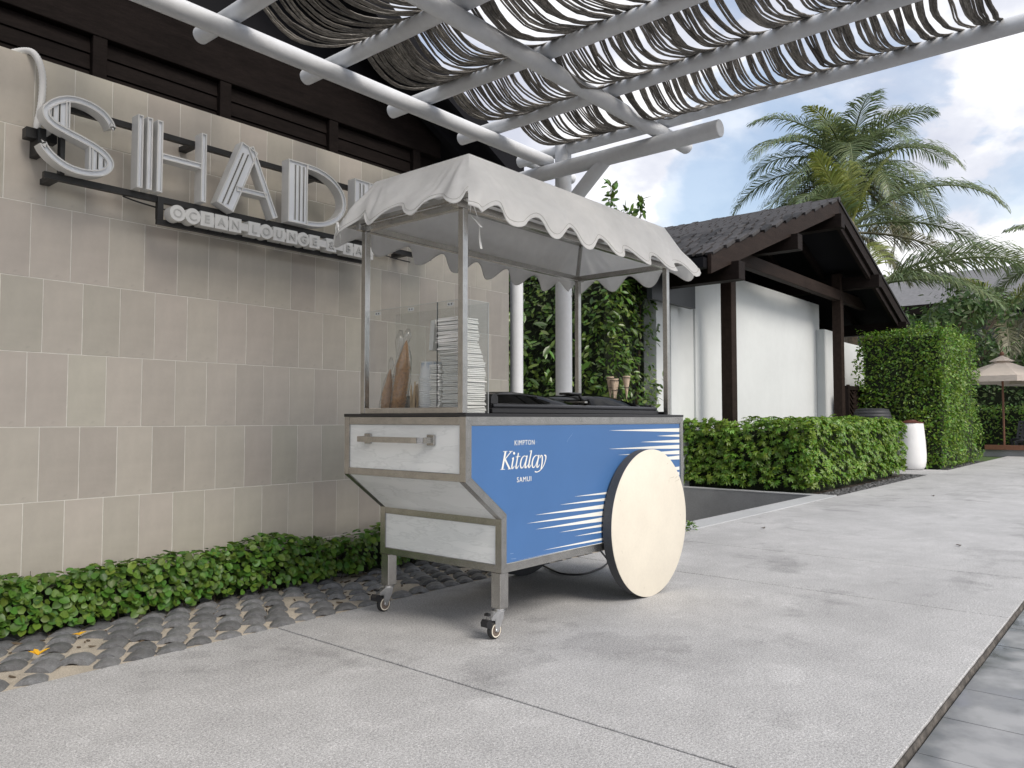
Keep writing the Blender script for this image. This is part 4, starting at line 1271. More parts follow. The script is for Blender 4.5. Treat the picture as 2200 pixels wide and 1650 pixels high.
# clear display screen
def pane(a, b, nm='acrylic_pane'):
    o = bx(nm, a, b, M_acryl, cart)
    return o
pane((2.372, 2.2752, 1.0003), (2.3755, 2.4340, 1.462))
pane((2.366, 2.4265, 1.0003), (2.3695, 2.8795, 1.461))
pane((2.3762, 2.2705, 0.9750), (2.529, 2.2740, 1.4615))
pane((2.5255, 2.2750, 0.9750), (2.529, 2.8795, 1.4615))
for (a, b) in (((2.5292, 2.2700, 0.975), (2.5306, 2.2745, 1.4625)), ((2.3762, 2.2702, 1.4617), (2.5292, 2.2742, 1.4630)), ((2.3718, 2.4342, 1.0003), (2.3758, 2.4352, 1.462)),
               ((2.3660, 2.4265, 1.4612), (2.3695, 2.8795, 1.4622)), ((2.3720, 2.2752, 1.4622), (2.3755, 2.4340, 1.4632))):
    bx('pane_edge', a, b, M_acryl_edge, cart)
bx('pane_edge', (2.3650, 2.4255, 1.0003), (2.3700, 2.4263, 1.461), M_counter, cart)
for yy in (2.34, 2.59, 2.82):
    hg = bx('hinge_plate', (2.3640, yy - 0.014, 1.438), (2.3656, yy + 0.022, 1.452), M_acryl_edge, cart)
    for q in (-0.004, 0.012):
        MB().lathe([(0.0035, 2.3625), (0.0035, 2.3639)], (0, yy + q, 1.445), 10, axis='X').build('screw', M_black, hg)

# freezer with two domed glass lids
fz = bx('freezer_top', (2.565, 2.278, 0.9748), (4.035, 2.872, 0.9990), M_counter, cart, 0.004)
for yy in (2.280, 2.845):
    MB().tube([(2.575, yy + 0.012, 1.008), (4.02, yy + 0.012, 1.008)], 0.0125, 10).build('side_trim', M_counter, fz, smooth=40)
def dome(prof, nm):
    mb = MB()
    V = []
    NY = 12
    for (X, z) in prof:
        for j in range(NY + 1):
            v = j / NY
            Y = 2.295 + 0.56 * v
            V.append((X, Y, 1.004 + (z - 1.004) * (1 - (2 * v - 1) ** 6 * 0.85)))
    n_ = len(prof)
    mb.add(V, [(i * (NY + 1) + j, (i + 1) * (NY + 1) + j, (i + 1) * (NY + 1) + j + 1, i * (NY + 1) + j + 1) for i in range(n_ - 1) for j in range(NY)])
    return mb.build(nm, M_lid, fz, smooth='all')
d1 = dome([(2.60, 1.010), (2.62, 1.045), (2.66, 1.066), (2.74, 1.079), (2.85, 1.083), (2.98, 1.078), (3.12, 1.064), (3.26, 1.042), (3.37, 1.016)], 'glass_lid')
d2 = dome([(3.30, 1.012), (3.36, 1.050), (3.43, 1.072), (3.52, 1.083), (3.62, 1.083), (3.74, 1.072), (3.86, 1.052), (3.97, 1.022), (4.0, 1.010)], 'glass_lid')
MB().prism([(2.570, 1.000), (2.618, 1.000), (2.618, 1.050), (2.600, 1.066), (2.580, 1.062), (2.570, 1.045)], 2.292, 2.860).build('end_cap', M_counter, fz)
MB().prism([(3.975, 1.000), (4.025, 1.000), (4.028, 1.010), (3.995, 1.028), (3.972, 1.030)], 2.292, 2.860).build('end_cap', M_counter, fz)
bx('lid_handle', (3.485, 2.520, 1.0845), (3.600, 2.600, 1.0975), M_counter, fz, 0.004)
bx('lid_seam', (3.300, 2.292, 1.0305), (3.325, 2.858, 1.0415), M_steel, fz, 0.002)
bx('inner_tray', (2.63, 2.31, 0.9992), (3.96, 2.84, 1.0003), M_black, fz)

# ---------------------------------------------------------------- things on the counter
nap = MB().box((-0.068, -0.068, 0), (0.068, 0.068, 0.0078), 0.003).mesh('napkin', M_napkin)
def napkins(name, x, y, z0, n_, label, drift, ky=1.0):
    t_ = thing(name, (x, y, z0), label, 'napkins')
    z = 0.0
    for i in range(n_):
        dx, dy = drift(i / n_)
        link('napkin', nap, t_, (dx + rv(-.004, .004), dy + rv(-.004, .004), z), (rv(-.025, .025), rv(-.025, .025), rv(-.05, .05)), (rv(.97, 1.03), ky * rv(.97, 1.03), 1))
        z += 0.0083
    return t_
napkins('napkin_stack', 2.452, 2.345, 0.9752, 50, 'tall leaning stack of white paper napkins behind the near front post', lambda t_: (-0.004 * t_ + (0.0 if t_ < .55 else -0.012 * min(1, (t_ - .55) * 6)), 0.0 if t_ < .5 else 0.026 * min(1, (t_ - .5) * 5)))
napkins('napkin_stack', 2.438, 2.4455, 0.9752, 26, 'shorter stack of white napkins between the cups and the tall stack', lambda t_: (0.0, 0.0), 0.42)
mb = MB()
for k in range(4):
    mb.obox((2.435 + .004 * k, 2.470 + 0.010 * k, 1.255 + 0.068), (0.05, 0, 0), (0, 0.004, 0.0006), (0, -0.006, 0.066))
tag(mb.build('napkin_bundle', M_napkin), 'folded white napkins standing on edge against the tall stack', 'napkins')
# nested cups, upside down
cupm = MB()
cupm.lathe([(0.0570, 0.0), (0.0600, 0.0014), (0.0600, 0.0048), (0.0555, 0.0060), (0.0485, 0.074), (0.0475, 0.0765), (0.044, 0.0770)], (0, 0, 0), 36)
cup_plain = cupm.mesh('paper_cup', [M_cup], smooth=30, recalc=False)
for k in range(9):
    a0 = 2 * math.pi * (k + .2) / 9
    for d_, l_ in ((0, .034), (0.13, .022), (-.13, .026), (.25, .014)):
        V = []
        for aa, hh in ((a0 + d_ - .035, .0715), (a0 + d_ + .035, .0715), (a0 + d_, .0715 - l_)):
            rr = 0.0558 + (0.0485 - 0.0558) * (hh - .0055) / .0685 + .0005
            V.append((rr * math.cos(aa), rr * math.sin(aa), hh))
        cupm.add(V, [(0, 1, 2)], 1)
cup_me = cupm.mesh('paper_cup', [M_cup, M_cupblue], smooth=30, recalc=False)
ORD = ['second', 'third', 'fourth', 'fifth', 'sixth', 'seventh', 'eighth', 'ninth', 'tenth', 'eleventh', 'twelfth', 'thirteenth', 'fourteenth', 'fifteenth', 'sixteenth', 'lowest']
for k in range(17):
    o = link('paper_cup', cup_me if k == 16 else cup_plain, None, (2.452, 2.548, 0.9752 + 0.0098 * k), (0, 0, rv(0, 6.28)))
    if k == 16:
        tag(o, 'topmost upturned white paper cup with blue drop print on the stack', 'cup', 'nested paper cups on the counter')
    else:
        tag(o, ORD[15 - k] + ' white paper cup from the top of the nested stack', 'cup', 'nested paper cups on the counter')
# sleeves of waffle cones
def cone_stack(base, tip, r0, nrim, label, m):
    base, tip = Vector(base), Vector(tip)
    t_ = thing('cone_sleeve', base, label, 'waffle cones')
    ln = (tip - base).length
    prof = []
    body = ln - 0.13
    for i in range(nrim):
        h = body * i / nrim
        prof += [(r0 * (1.0 + rv(-.05, .03)), h), (r0 * 0.80, h + body / nrim * 0.90)]
    prof += [(r0, body), (r0 * .62, body + .055), (r0 * .25, body + .11), (0.002, ln)]
    mb = MB().lathe(prof, (0, 0, 0), 14)
    q = (tip - base).normalized().to_track_quat('Z', 'Y')
    V = []
    for p in mb.v:
        w_ = Vector(p) * (1 + 0.10 * noise.noise(Vector(p) * 60))
        V.append(tuple(base + q @ Vector((w_.x, w_.y, p[2]))))
    mb.v = V
    mb.build('cone', m, t_)
    fl = MB().lathe([(r0 * 1.15, 0.0), (r0 * 1.12, body * .4), (r0 * 1.2, body * .8), (r0 * .85, body + .06), (r0 * .4, body + .12), (r0 * .55, ln + .02), (r0 * .2, ln + .055)], (0, 0, 0), 16)
    V = []
    for p in fl.v:
        w_ = Vector(p) + Vector((noise.noise(Vector(p) * 45), noise.noise(Vector(p) * 45 + Vector((5, 0, 0))), 0)) * 0.007
        V.append(tuple(base + q @ w_))
    fl.v = V
    fl.build('plastic_sleeve', M_film, t_, smooth='all', recalc=False)
cone_stack((2.440, 2.765, 0.985), (2.430, 2.695, 1.315), 0.036, 14, 'tall sleeve of stacked waffle cones leaning beside the cups', M_cone)
cone_stack((2.430, 2.838, 0.983), (2.415, 2.790, 1.185), 0.029, 6, 'shorter sleeve of waffle cones next to the steel post', mat('waffle_cone_light', (0.56, 0.31, 0.15), 0.75, mott=(40, 0.25), bump=(90, 0.6, 0.006)))
# empty crumpled plastic sleeve
fl = MB().lathe([(0.030, 0.0), (0.026, 0.10), (0.020, 0.20), (0.016, 0.28), (0.024, 0.35), (0.012, 0.40)], (0, 0, 0), 14)
fl.v = [tuple(Vector((2.490, 2.845, 0.976)) + Vector(p) + Vector((noise.noise(Vector(p) * 40), noise.noise(Vector(p) * 40 + Vector((5, 0, 0))), 0)) * 0.016 + Vector((0, -0.10 * p[2], 0))) for p in fl.v]
tag(fl.build('plastic_bag', M_film, None, smooth='all', recalc=False), 'crumpled clear plastic sleeve standing behind the waffle cones', 'bag')
sg = thing('stick_holder', (2.445, 2.660, 0.9752), 'loose bundle of thin wooden tasting sticks between cones and cups', 'sticks')
for k in range(14):
    b_ = Vector((2.445 + rv(-.03, .03), 2.660 + rv(-.03, .02), 0.977))
    e_ = b_ + Vector((rv(-.03, .03), rv(-.035, .035), rv(.10, .155)))
    MB().bar(b_, e_, 0.006, 0.0016, (1, .3, 0)).build('stick', M_stick, sg)
# cone rack with sample cones
rk = thing('cone_rack', (4.052, 2.56, 0.9748), 'black wire rack holding upside-down sample cones at the far end', 'rack')
MB().lathe([(0.030, 0.9748), (0.032, 0.977), (0.032, 0.981), (0.004, 0.983)], (4.052, 2.560, 0), 16).build('base', M_black, rk)
MB().tube([(4.052, 2.560, 0.981), (4.052, 2.560, 1.235)], 0.003, 6).build('stem', M_black, rk)
spots = [(4.030, 2.610, 1.205), (4.005, 2.566, 1.188), (4.040, 2.500, 1.205), (4.090, 2.610, 1.195)]
for i, (X, Y, Z) in enumerate(spots):
    for dz, r_ in ((-0.001, 0.0262), (-0.060, 0.0165)):
        MB().tube([(X + r_ * math.cos(a_ * R(20)), Y + r_ * math.sin(a_ * R(20)), Z - .004 + dz) for a_ in range(19)], 0.0016, 5, caps=False).build('ring', M_black, rk)
        MB().tube([(X + (4.052 - X) * .45, Y + (2.560 - Y) * .45, Z - .004 + dz), (4.052, 2.560, Z - .004 + dz)], 0.0016, 5).build('arm', M_black, rk)
    c = MB().lathe([(0.001, Z - 0.135), (0.0240, Z + 0.004), (0.0235, Z + 0.006), (0.020, Z - 0.004)], (X, Y, 0), 16).build('sample_cone', M_cone2, None, smooth=30)
    tag(c, ['pale sample cone in the rack, hindmost of the pair beside the post', 'pale sample cone in the rack, lower one in front', 'pale sample cone in the rack, standing apart towards the open side', 'pale sample cone at the back of the rack'][i], 'cone', 'sample cones in the wire rack')
# power cable under the cart
cb = MB()
cpt = [(4.05, 2.75, 0.29), (4.12, 2.78, 0.16), (4.30, 2.815, 0.03), (4.20, 2.775, 0.010), (4.05, 2.745, 0.008), (3.914, 2.738, 0.008), (3.85, 2.79, 0.008), (3.844, 2.863, 0.008), (3.90, 2.97, 0.008), (3.96, 3.08, 0.01), (4.0, 3.2, 0.02)]
cpf = []
for i in range(len(cpt) - 1):
    p0, p1, p2, p3 = [Vector(cpt[max(0, min(len(cpt) - 1, i + o_))]) for o_ in (-1, 0, 1, 2)]
    for s_ in range(8):
        t_ = s_ / 8
        cpf.append(0.5 * ((2 * p1) + (p2 - p0) * t_ + (2 * p0 - 5 * p1 + 4 * p2 - p3) * t_ ** 2 + (3 * p1 - p0 - 3 * p2 + p3) * t_ ** 3))
cb.tube(cpf, 0.006, 8)
tag(cb.build('power_cable', M_black, None, smooth='all'), 'black power cable drooping under the cart onto the concrete', 'cable')

# ================================================================== vegetation
def face_places(lo, hi, n_, faces, depth, size, up=0.5, jit=0.6):
    """places on the chosen faces of a box; faces: dict axis-string -> weight"""
    res = []
    dims = [hi[i] - lo[i] for i in range(3)]
    area = {'-x': dims[1] * dims[2], '+x': dims[1] * dims[2], '-y': dims[0] * dims[2], '+y': dims[0] * dims[2], '+z': dims[0] * dims[1]}
    tot = sum(area[f] * w for f, w in faces.items())
    for f, w in faces.items():
        ax = 'xyz'.index(f[1])
        sg = -1 if f[0] == '-' else 1
        for _ in range(int(n_ * area[f] * w / tot)):
            p = [rv(lo[i], hi[i]) for i in range(3)]
            dd = depth * random.random() ** 2
            p[ax] = (lo[ax] + dd) if sg < 0 else (hi[ax] - dd)
            bumpy = 0.5 * depth * noise.noise(Vector(p) * 2.6) + 0.25 * depth * noise.noise(Vector(p) * 7)
            p[ax] += sg * bumpy
            # round the arrises
            nrm = Vector((0, 0, up))
            nrm[ax] += sg
            nrm += Vector((rv(-jit, jit), rv(-jit, jit), rv(-jit, jit)))
            res.append((tuple(p), tuple(nrm), rv(0, 6.28), size * rv(.65, 1.3), dd < depth * .35 and f in ('-x', '-y', '+z')))
    return res

# ground-cover hedge along the tile wall
def gc_hedge(x0, x1, n_, nparts, label, top):
    t_ = thing('groundcover_hedge', ((x0 + x1) / 2, 3.88, 0), label, 'hedge', 'ground cover along the tile wall')
    places = []
    for p in face_places((x0, 3.77, 0.045), (x1, 3.99, top), n_, {'-y': 1.5, '+z': 1.0, '-x': 0.6, '+x': 0.4}, 0.07, 1.0, 0.75, 0.7):
        (px_, py_, pz_), nrm, sp, s_, vis = p
        py_ += 0.045 * noise.noise((px_ * 2.3, 1, 0)) - 0.02
        pz_ *= 0.90 + 0.22 * noise.noise((px_ * 1.9, 7, 0))
        places.append(((px_, py_, max(0.02, pz_)), nrm, sp, s_, vis))
    scatter(t_, leaf_shape(0.035, 0.0315, 0.14, 4, True), places, nparts, M_leaf_ao, M_leaf_a)
    mb = MB()
    for _ in range(int((x1 - x0) * 60)):
        b_ = Vector((rv(x0, x1), rv(3.80, 3.97), -0.02))
        e_ = b_ + Vector((rv(-.06, .06), rv(-.08, .03), rv(.08, top)))
        mb.tube([b_, (b_ + e_) / 2 + Vector((rv(-.01, .01), rv(-.01, .01), 0)), e_], [0.003, 0.002, 0.0012], 4)
    o = mb.build('stems', M_twig, t_)
    o['kind'] = 'stuff'
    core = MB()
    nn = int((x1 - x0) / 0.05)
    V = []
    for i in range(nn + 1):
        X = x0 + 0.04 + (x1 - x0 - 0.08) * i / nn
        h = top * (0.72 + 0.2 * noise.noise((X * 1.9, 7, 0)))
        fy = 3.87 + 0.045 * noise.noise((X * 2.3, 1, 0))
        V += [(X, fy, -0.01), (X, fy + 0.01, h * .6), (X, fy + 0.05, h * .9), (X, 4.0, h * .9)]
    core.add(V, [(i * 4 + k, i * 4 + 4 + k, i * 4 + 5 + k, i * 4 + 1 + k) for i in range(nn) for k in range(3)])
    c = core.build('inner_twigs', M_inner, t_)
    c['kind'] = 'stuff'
gc_hedge(0.55, 2.86, 3400, 290, 'low hedge of round green leaves along the tile wall, left of the cart', 0.285)
gc_hedge(2.92, 4.60, 1500, 60, 'low round-leaved hedge behind the front leg of the cart, past a small gap', 0.255)

# low hedge of palmate leaves behind the basin
lh = thing('low_hedge', (12.2, 4.1, 0), 'low bright green hedge of fingered leaves before the white building', 'hedge')
pl = face_places((9.93, 3.42, 0.08), (14.55, 4.62, 0.93), 3000, {'-x': 2.0, '-y': 1.5, '+z': 1.0, '+x': 0.7}, 0.16, 1.0, 0.8, 0.65)
pl += face_places((9.93, 4.55, 0.08), (10.26, 5.6, 0.93), 600, {'-x': 1.6, '+z': 1.0}, 0.16, 1.0, 0.8, 0.65)
pl = [((p[0], p[1], p[2] * (1 + 0.06 * noise.noise((p[0] * 1.5, p[1] * 1.5, 0)))), n_, s_, z_, v_) for (p, n_, s_, z_, v_) in pl]
pl += [((rv(10.0, 14.5), rv(3.5, 4.5), rv(0.90, 0.985)), (rv(-.4, .4), rv(-.4, .4), 1), rv(0, 6), rv(.8, 1.2), True) for _ in range(160)]
scatter(lh, palmate(), pl, 300, M_leaf_bo, M_leaf_b)
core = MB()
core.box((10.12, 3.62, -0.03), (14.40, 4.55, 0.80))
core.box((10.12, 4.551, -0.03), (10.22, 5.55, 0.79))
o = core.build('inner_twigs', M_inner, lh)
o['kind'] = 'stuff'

# tall clipped hedge
def block_hedge(lo, hi, n_, label, size=1.0):
    t_ = thing('tall_hedge', ((lo[0] + hi[0]) / 2, (lo[1] + hi[1]) / 2, 0), label, 'hedge', 'tall clipped hedge blocks')
    pl_ = face_places(lo, hi, n_, {'-x': 1.5, '-y': 1.5, '+z': 0.7, '+x': 0.2, '+y': 0.3}, 0.20, size, 0.45, 0.85)
    pl_ = [(tuple(Vector(p_) + Vector((0.10 * noise.noise(Vector(p_) * 1.4), 0.10 * noise.noise(Vector(p_) * 1.4 + Vector((9, 0, 0))), 0.08 * noise.noise(Vector(p_) * 1.7 + Vector((0, 9, 0)))))), n2_, s2_, z2_ * rv(.7, 1.25), v2_) for (p_, n2_, s2_, z2_, v2_) in pl_]
    for _ in range(26):
        c_ = Vector((rv(lo[0], hi[0]), rv(lo[1], lo[1] + .6), hi[2]))
        for q in range(9):
            pl_.append((tuple(c_ + Vector((rv(-.05, .05), rv(-.05, .05), rv(0, .16)))), (rv(-1, 1), rv(-1, 1), 1), rv(0, 6), size, True))
    for _ in range(int(n_ * .02)):
        pl_.append(((rv(lo[0], hi[0]), rv(lo[1], hi[1]), hi[2] + rv(0, .10)), (rv(-1, 1), rv(-1, 1), 1), rv(0, 6), size, True))
    scatter(t_, leaf_shape(0.062, 0.034, 0.12, 2), pl_, 0, None, M_leaf_c)
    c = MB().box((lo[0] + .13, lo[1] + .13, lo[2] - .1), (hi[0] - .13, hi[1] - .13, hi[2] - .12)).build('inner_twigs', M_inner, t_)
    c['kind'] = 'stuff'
block_hedge((16.33, 3.14, 0.05), (18.05, 4.75, 2.66), 13000, 'tall clipped hedge block behind the white pot, nearer of the two')
block_hedge((18.22, 3.22, 0.05), (20.3, 4.6, 2.66), 7000, 'tall clipped hedge block, farther one beside the parasols')

# ficus bush behind the columns
fb = thing('ficus_bush', (8.7, 6.0, 0), 'tall glossy dark green bush seen under the cart canopy', 'bush')
pl = face_places((8.0, 5.12, 0.1), (9.18, 7.4, 3.05), 5800, {'-x': 1.6, '-y': 1.6, '+z': 0.8, '+x': 0.2}, 0.35, 1.0, 0.7, 0.7)
def bulge(p):
    k = noise.noise((p[0] * 1.1, p[1] * 1.1, p[2] * 1.3)) * 0.20
    return (p[0] + k, p[1] - k * .8, p[2])
pl = [(bulge(p), n_, s_, z_, v_) for (p, n_, s_, z_, v_) in pl]
for sx, sy, hh in ((9.0, 5.8, 4.25), (9.25, 5.95, 3.75), (8.8, 6.3, 3.7), (9.2, 5.75, 3.6), (8.6, 6.6, 3.5), (9.2, 5.45, 4.0), (9.1, 5.6, 3.9)):
    for k in range(90):
        t_ = rv(0, 1)
        pl.append(((sx + rv(-.22, .22) * (1.15 - t_), sy + rv(-.22, .22) * (1.15 - t_), 3.0 + (hh - 3.0) * t_), (rv(-1, 1), rv(-1, 1), rv(0, 1)), rv(0, 6), rv(1.0, 1.6), True))
scatter(fb, leaf_shape(0.085, 0.040, 0.12, 3), pl, 290, M_leaf_do, M_leaf_d)
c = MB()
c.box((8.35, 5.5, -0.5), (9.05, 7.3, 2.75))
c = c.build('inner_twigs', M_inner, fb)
c['kind'] = 'stuff'
mb = MB()
for sx, sy, hh in ((9.0, 5.8, 4.2), (9.25, 5.95, 3.7), (8.8, 6.3, 3.65), (9.2, 5.75, 3.55), (8.6, 6.6, 3.45), (9.2, 5.45, 3.95), (9.1, 5.6, 3.85)):
    mb.tube([(sx - .1, sy + .1, 0), (sx - .05, sy, 2.0), (sx, sy, hh)], [0.03, 0.016, 0.004], 5)
mb.build('stems', M_twig, fb)
# dark understorey bush between the columns
ub = thing('shade_bush', (6.7, 6.4, 0), 'dark leafy shrub in the shade between the two white columns', 'bush')
pl = []
for _ in range(700):
    p = Vector((6.7 + random.gauss(0, .35), 6.1 + random.gauss(0, .5), rv(0.1, 2.3)))
    pl.append((tuple(p), (rv(-1, .2), rv(-1, .2), rv(.1, 1)), rv(0, 6), rv(.9, 1.6), True))
scatter(ub, leaf_shape(0.11, 0.042, 0.12, 3), pl, 0, None, M_leaf_d)
mb = MB()
for k in range(9):
    a = Vector((6.7 + rv(-.3, .3), 6.1 + rv(-.4, .4), -0.6))
    mb.tube([a, a + Vector((rv(-.1, .1), rv(-.1, .1), 1.4)), a + Vector((rv(-.2, .2), rv(-.2, .2), rv(2.2, 2.9)))], [0.02, 0.014, 0.005], 5)
mb.build('stems', M_twig, ub)
# weed at the kerb
wd = thing('weed', (6.06, 3.12, 0), 'tiny weed growing at the kerb joint behind the cart wheel', 'weed')
scatter(wd, leaf_shape(0.05, 0.020, 0.1, 2), [((6.06 + rv(-.08, .10), 3.135 + rv(-.03, .05), rv(0.005, .07)), (rv(-1, 1), rv(-1, 1), 1), rv(0, 6), rv(.6, 1.2), True) for _ in range(50)], 0, None, M_leaf_a)

# ------------------------------------------------------------------ palms
def frond_mesh(parent, base, az, el, length, droop, m, leaf=1.12, nl=74, twist=0.0, width=0.046):
    base = Vector(base)
    n_ = 14
    pts = [base]
    e = el
    p = base.copy()
    h = Vector((math.cos(az), math.sin(az), 0))
    for i in range(n_):
        e -= droop / n_ * (0.4 + 1.2 * i / n_)
        p = p + (h * math.cos(e) + Vector((0, 0, 1)) * math.sin(e)) * length / n_
        pts.append(p.copy())
    mb = MB()
    mb.tube(pts, [0.045 * (1 - 0.9 * i / n_) + 0.004 for i in range(n_ + 1)], 5)
    sd0 = Vector((-math.sin(az), math.cos(az), 0))
    for k in range(nl):
        t_ = 0.16 + 0.84 * (k + .5) / nl
        f_ = t_ * n_
        i = min(n_ - 1, int(f_))
        q = pts[i].lerp(pts[i + 1], f_ - i)
        tg = (pts[i + 1] - pts[i]).normalized()
        upv = sd0.cross(tg).normalized()
        if upv.z < 0: upv = -upv
        ll = leaf * length / 3.6 * (math.sin(math.pi * min(1, 0.18 + 0.80 * t_)) ** 0.6) * rv(.85, 1.1)
        for sg in (-1, 1):
            sd = (sd0 * math.cos(twist) + upv * math.sin(twist)) * sg
            d0 = (sd * 0.80 + tg * (0.45 + 0.5 * t_) + upv * 0.22 + Vector((rv(-.1, .1), rv(-.1, .1), rv(-.1, .1)))).normalized()
            d1 = (d0 + Vector((0, 0, -0.30 - rv(0, .35)))).normalized()
            d2 = (d1 + Vector((0, 0, -0.45 - rv(0, .4)))).normalized()
            wv = tg * (width * .5)
            a0 = q
            a1 = a0 + d0 * ll * 0.4
            a2 = a1 + d1 * ll * 0.35
            a3 = a2 + d2 * ll * 0.25
            mb.add([a0 - wv * .5, a0 + wv * .5, a1 - wv, a1 + wv, a2 - wv * .7, a2 + wv * .7, a3], [(0, 1, 3, 2), (2, 3, 5, 4), (4, 5, 6)])
    mb.build('frond', m, parent, recalc=False)

def palm(name, base, crown_z, fronds, label, lean=(0, 0), nuts=0):
    t_ = thing(name, base, label, 'palm tree')
    b = Vector(base)
    top = Vector((b.x + lean[0], b.y + lean[1], crown_z))
    n_ = 20
    pts = [b.lerp(top, i / n_) + Vector((0, 0, 0)) for i in range(n_ + 1)]
    MB().tube(pts, [0.20 - 0.07 * i / n_ + (0.012 if i % 2 else 0) for i in range(n_ + 1)], 10).build('trunk', M_bark, t_, smooth=50)
    MB().tube([top - Vector((0, 0, .5)), top + Vector((0, 0, 0.1)), top + Vector((0, 0, .5))], [0.15, 0.26, 0.07], 10).build('crown_shaft', M_palm_o, t_, smooth='all')
    for az, el, ln, dr, m in fronds:
        frond_mesh(t_, top + Vector((rv(-.08, .08), rv(-.08, .08), rv(-.1, .25))), az, el, ln, dr, m, twist=rv(-.3, .3))
    return t_
def crown(n_, ln, e0, e1, a0=0.0, young=4, old=5):
    fr = []
    for i in range(n_):
        t_ = i / (n_ - 1)
        az = a0 + i * 2.39996
        el = e0 + (e1 - e0) * t_ ** 0.9 + rv(-.08, .08)
        m = M_palm_y if i < young else (M_palm_o if i >= n_ - old else M_palm)
        fr.append((az, el, ln * rv(.85, 1.1) * (0.8 if i < 3 else 1), 0.7 + 0.8 * math.sin(math.pi * min(1, .25 + t_ * .6)) + rv(-.2, .2), m))
    return fr
random.seed(21)
palm('coconut_palm', (29.3, 8.7, -0.6), 9.9, crown(38, 4.2, R(84), R(-38), 0.4, 3, 6), 'tall coconut palm with full crown behind the shingled roof')
random.seed(5)
palm('coconut_palm', (25.0, 7.35, -0.6), 6.7, [(R(85), R(72), 2.6, .4, M_palm_y), (R(150), R(70), 2.6, .4, M_palm_y), (R(-70), R(72), 2.7, .5, M_palm_y), (R(20), R(80), 2.5, .3, M_palm_y),
      (R(-75), R(42), 4.6, 1.7, M_palm), (R(-60), R(12), 4.0, 1.0, M_palm), (R(-95), R(-8), 3.6, .7, M_palm_o), (R(110), R(35), 3.6, 1.4, M_palm), (R(70), R(25), 3.8, 1.3, M_palm), (R(170), R(40), 3.4, 1.5, M_palm), (R(-20), R(40), 3.5, 1.4, M_palm), (R(-110), R(-35), 2.6, .5, M_palm_o), (R(-45), R(-30), 2.6, .5, M_palm_o), (R(130), R(5), 3.2, 1.0, M_palm_o)],
     'lower coconut palm with lime upright young fronds beside the gable')
palm('coconut_palm', (21.5, 5.95, -0.6), 4.3, [(R(-80), R(32), 4.4, 1.35, M_palm), (R(-60), R(38), 4.2, 1.3, M_palm), (R(-100), R(8), 3.4, 1.0, M_palm), (R(-30), R(30), 3.8, 1.2, M_palm), (R(100), R(30), 3.4, 1.2, M_palm), (R(60), R(40), 3.4, 1.2, M_palm), (R(160), R(30), 3.2, 1.2, M_palm), (R(20), R(55), 3.2, 1.1, M_palm_y)],
     'short palm arching one long frond out past the roof eave')
random.seed(9)
palm('coconut_palm', (26.0, 1.15, -0.1), 4.9, crown(20, 3.2, R(75), R(-25), 1.1, 3, 4), 'palm at the edge of the garden above the parasols, fronds spilling in')
palm('coconut_palm', (34.0, 4.6, -0.1), 4.6, crown(14, 3.2, R(75), R(-15), 2.1, 2, 3), 'distant palm in front of the grey-roofed block')

# ------------------------------------------------------------------ flowering trees behind the hedge
def tree(name, base, h, r_, n_, nf, label, m=M_leaf_e, fk=0.42):
    t_ = thing(name, base, label, 'tree')
    b = Vector(base)
    tips = []
    tr = MB()
    tr.tube([b, b + Vector((.05, .05, h * fk * .6)), b + Vector((0, .1, h * (fk + .03)))], [.12, .10, .08], 8)
    for k in range(9):
        a_ = k * 2.4
        e_ = b + Vector((math.cos(a_) * r_ * rv(.4, .85), math.sin(a_) * r_ * rv(.4, .85), h * rv(.62, .97)))
        mid = (b + Vector((0, .1, h * fk))).lerp(e_, .5) + Vector((0, 0, -.1))
        tr.tube([b + Vector((0, .1, h * fk)), mid, e_], [.06, .04, .015], 6)
        tips.append(e_)
        for q in range(3):
            e2 = e_ + Vector((rv(-.5, .5), rv(-.5, .5), rv(-.2, .4)))
            tr.tube([mid.lerp(e_, rv(.3, .8)), e2], [.025, .01], 5)
            tips.append(e2)
    tr.build('trunk', M_bark, t_, smooth=50)
    pl_ = []
    fl_ = []
    for _ in range(n_):
        c_ = random.choice(tips)
        d = Vector((random.gauss(0, 1), random.gauss(0, 1), random.gauss(0, .7))) * r_ * .20
        pl_.append((tuple(c_ + d), tuple(d.normalized() + Vector((0, 0, .5)) + Vector((rv(-.5, .5), rv(-.5, .5), 0))), rv(0, 6.28), rv(.7, 1.3), False))
    scatter(t_, leaf_shape(0.20, 0.072, 0.1, 3), pl_, 0, None, m, rest_name='crown')
    for _ in range(nf):
        c_ = random.choice(tips)
        d = Vector((rv(-1, -.2), rv(-1, .3), rv(-.3, 1))).normalized() * r_ * rv(.15, .4)
        f = MB()
        for s_ in range(4):
            q = c_ + d + Vector((rv(-.09, .09), rv(-.09, .09), rv(-.06, .06)))
            for k in range(5):
                a_ = k * 1.2566 + s_
                u = Vector((math.cos(a_) * .8, math.sin(a_) * .8, 0)) * .075
                w_ = Vector((-math.sin(a_), math.cos(a_), 0)) * .035
                f.add([q, q + u * .5 + w_ + Vector((0, 0, .02)), q + u + Vector((0, 0, .05)), q + u * .5 - w_ + Vector((0, 0, .02))], [(0, 1, 2, 3)])
        f.build('blossom', M_petal, t_, recalc=False)
    return t_
random.seed(31)
tree('frangipani_tree', (24.0, 4.75, -0.05), 4.35, 1.5, 1500, 9, 'frangipani tree with few white blossoms right behind the tall hedge')
tree('frangipani_tree', (36.0, 4.75, -0.05), 4.3, 2.1, 1700, 34, 'frangipani with many white blossoms above the parasol')
tree('frangipani_tree', (29.5, 5.6, -0.05), 4.8, 1.9, 1500, 4, 'darker rounded tree between roof eave and distant block')
tree('garden_tree', (36.5, 0.6, -0.05), 3.9, 2.2, 1800, 6, 'broad dark green tree at the edge behind the parasols')
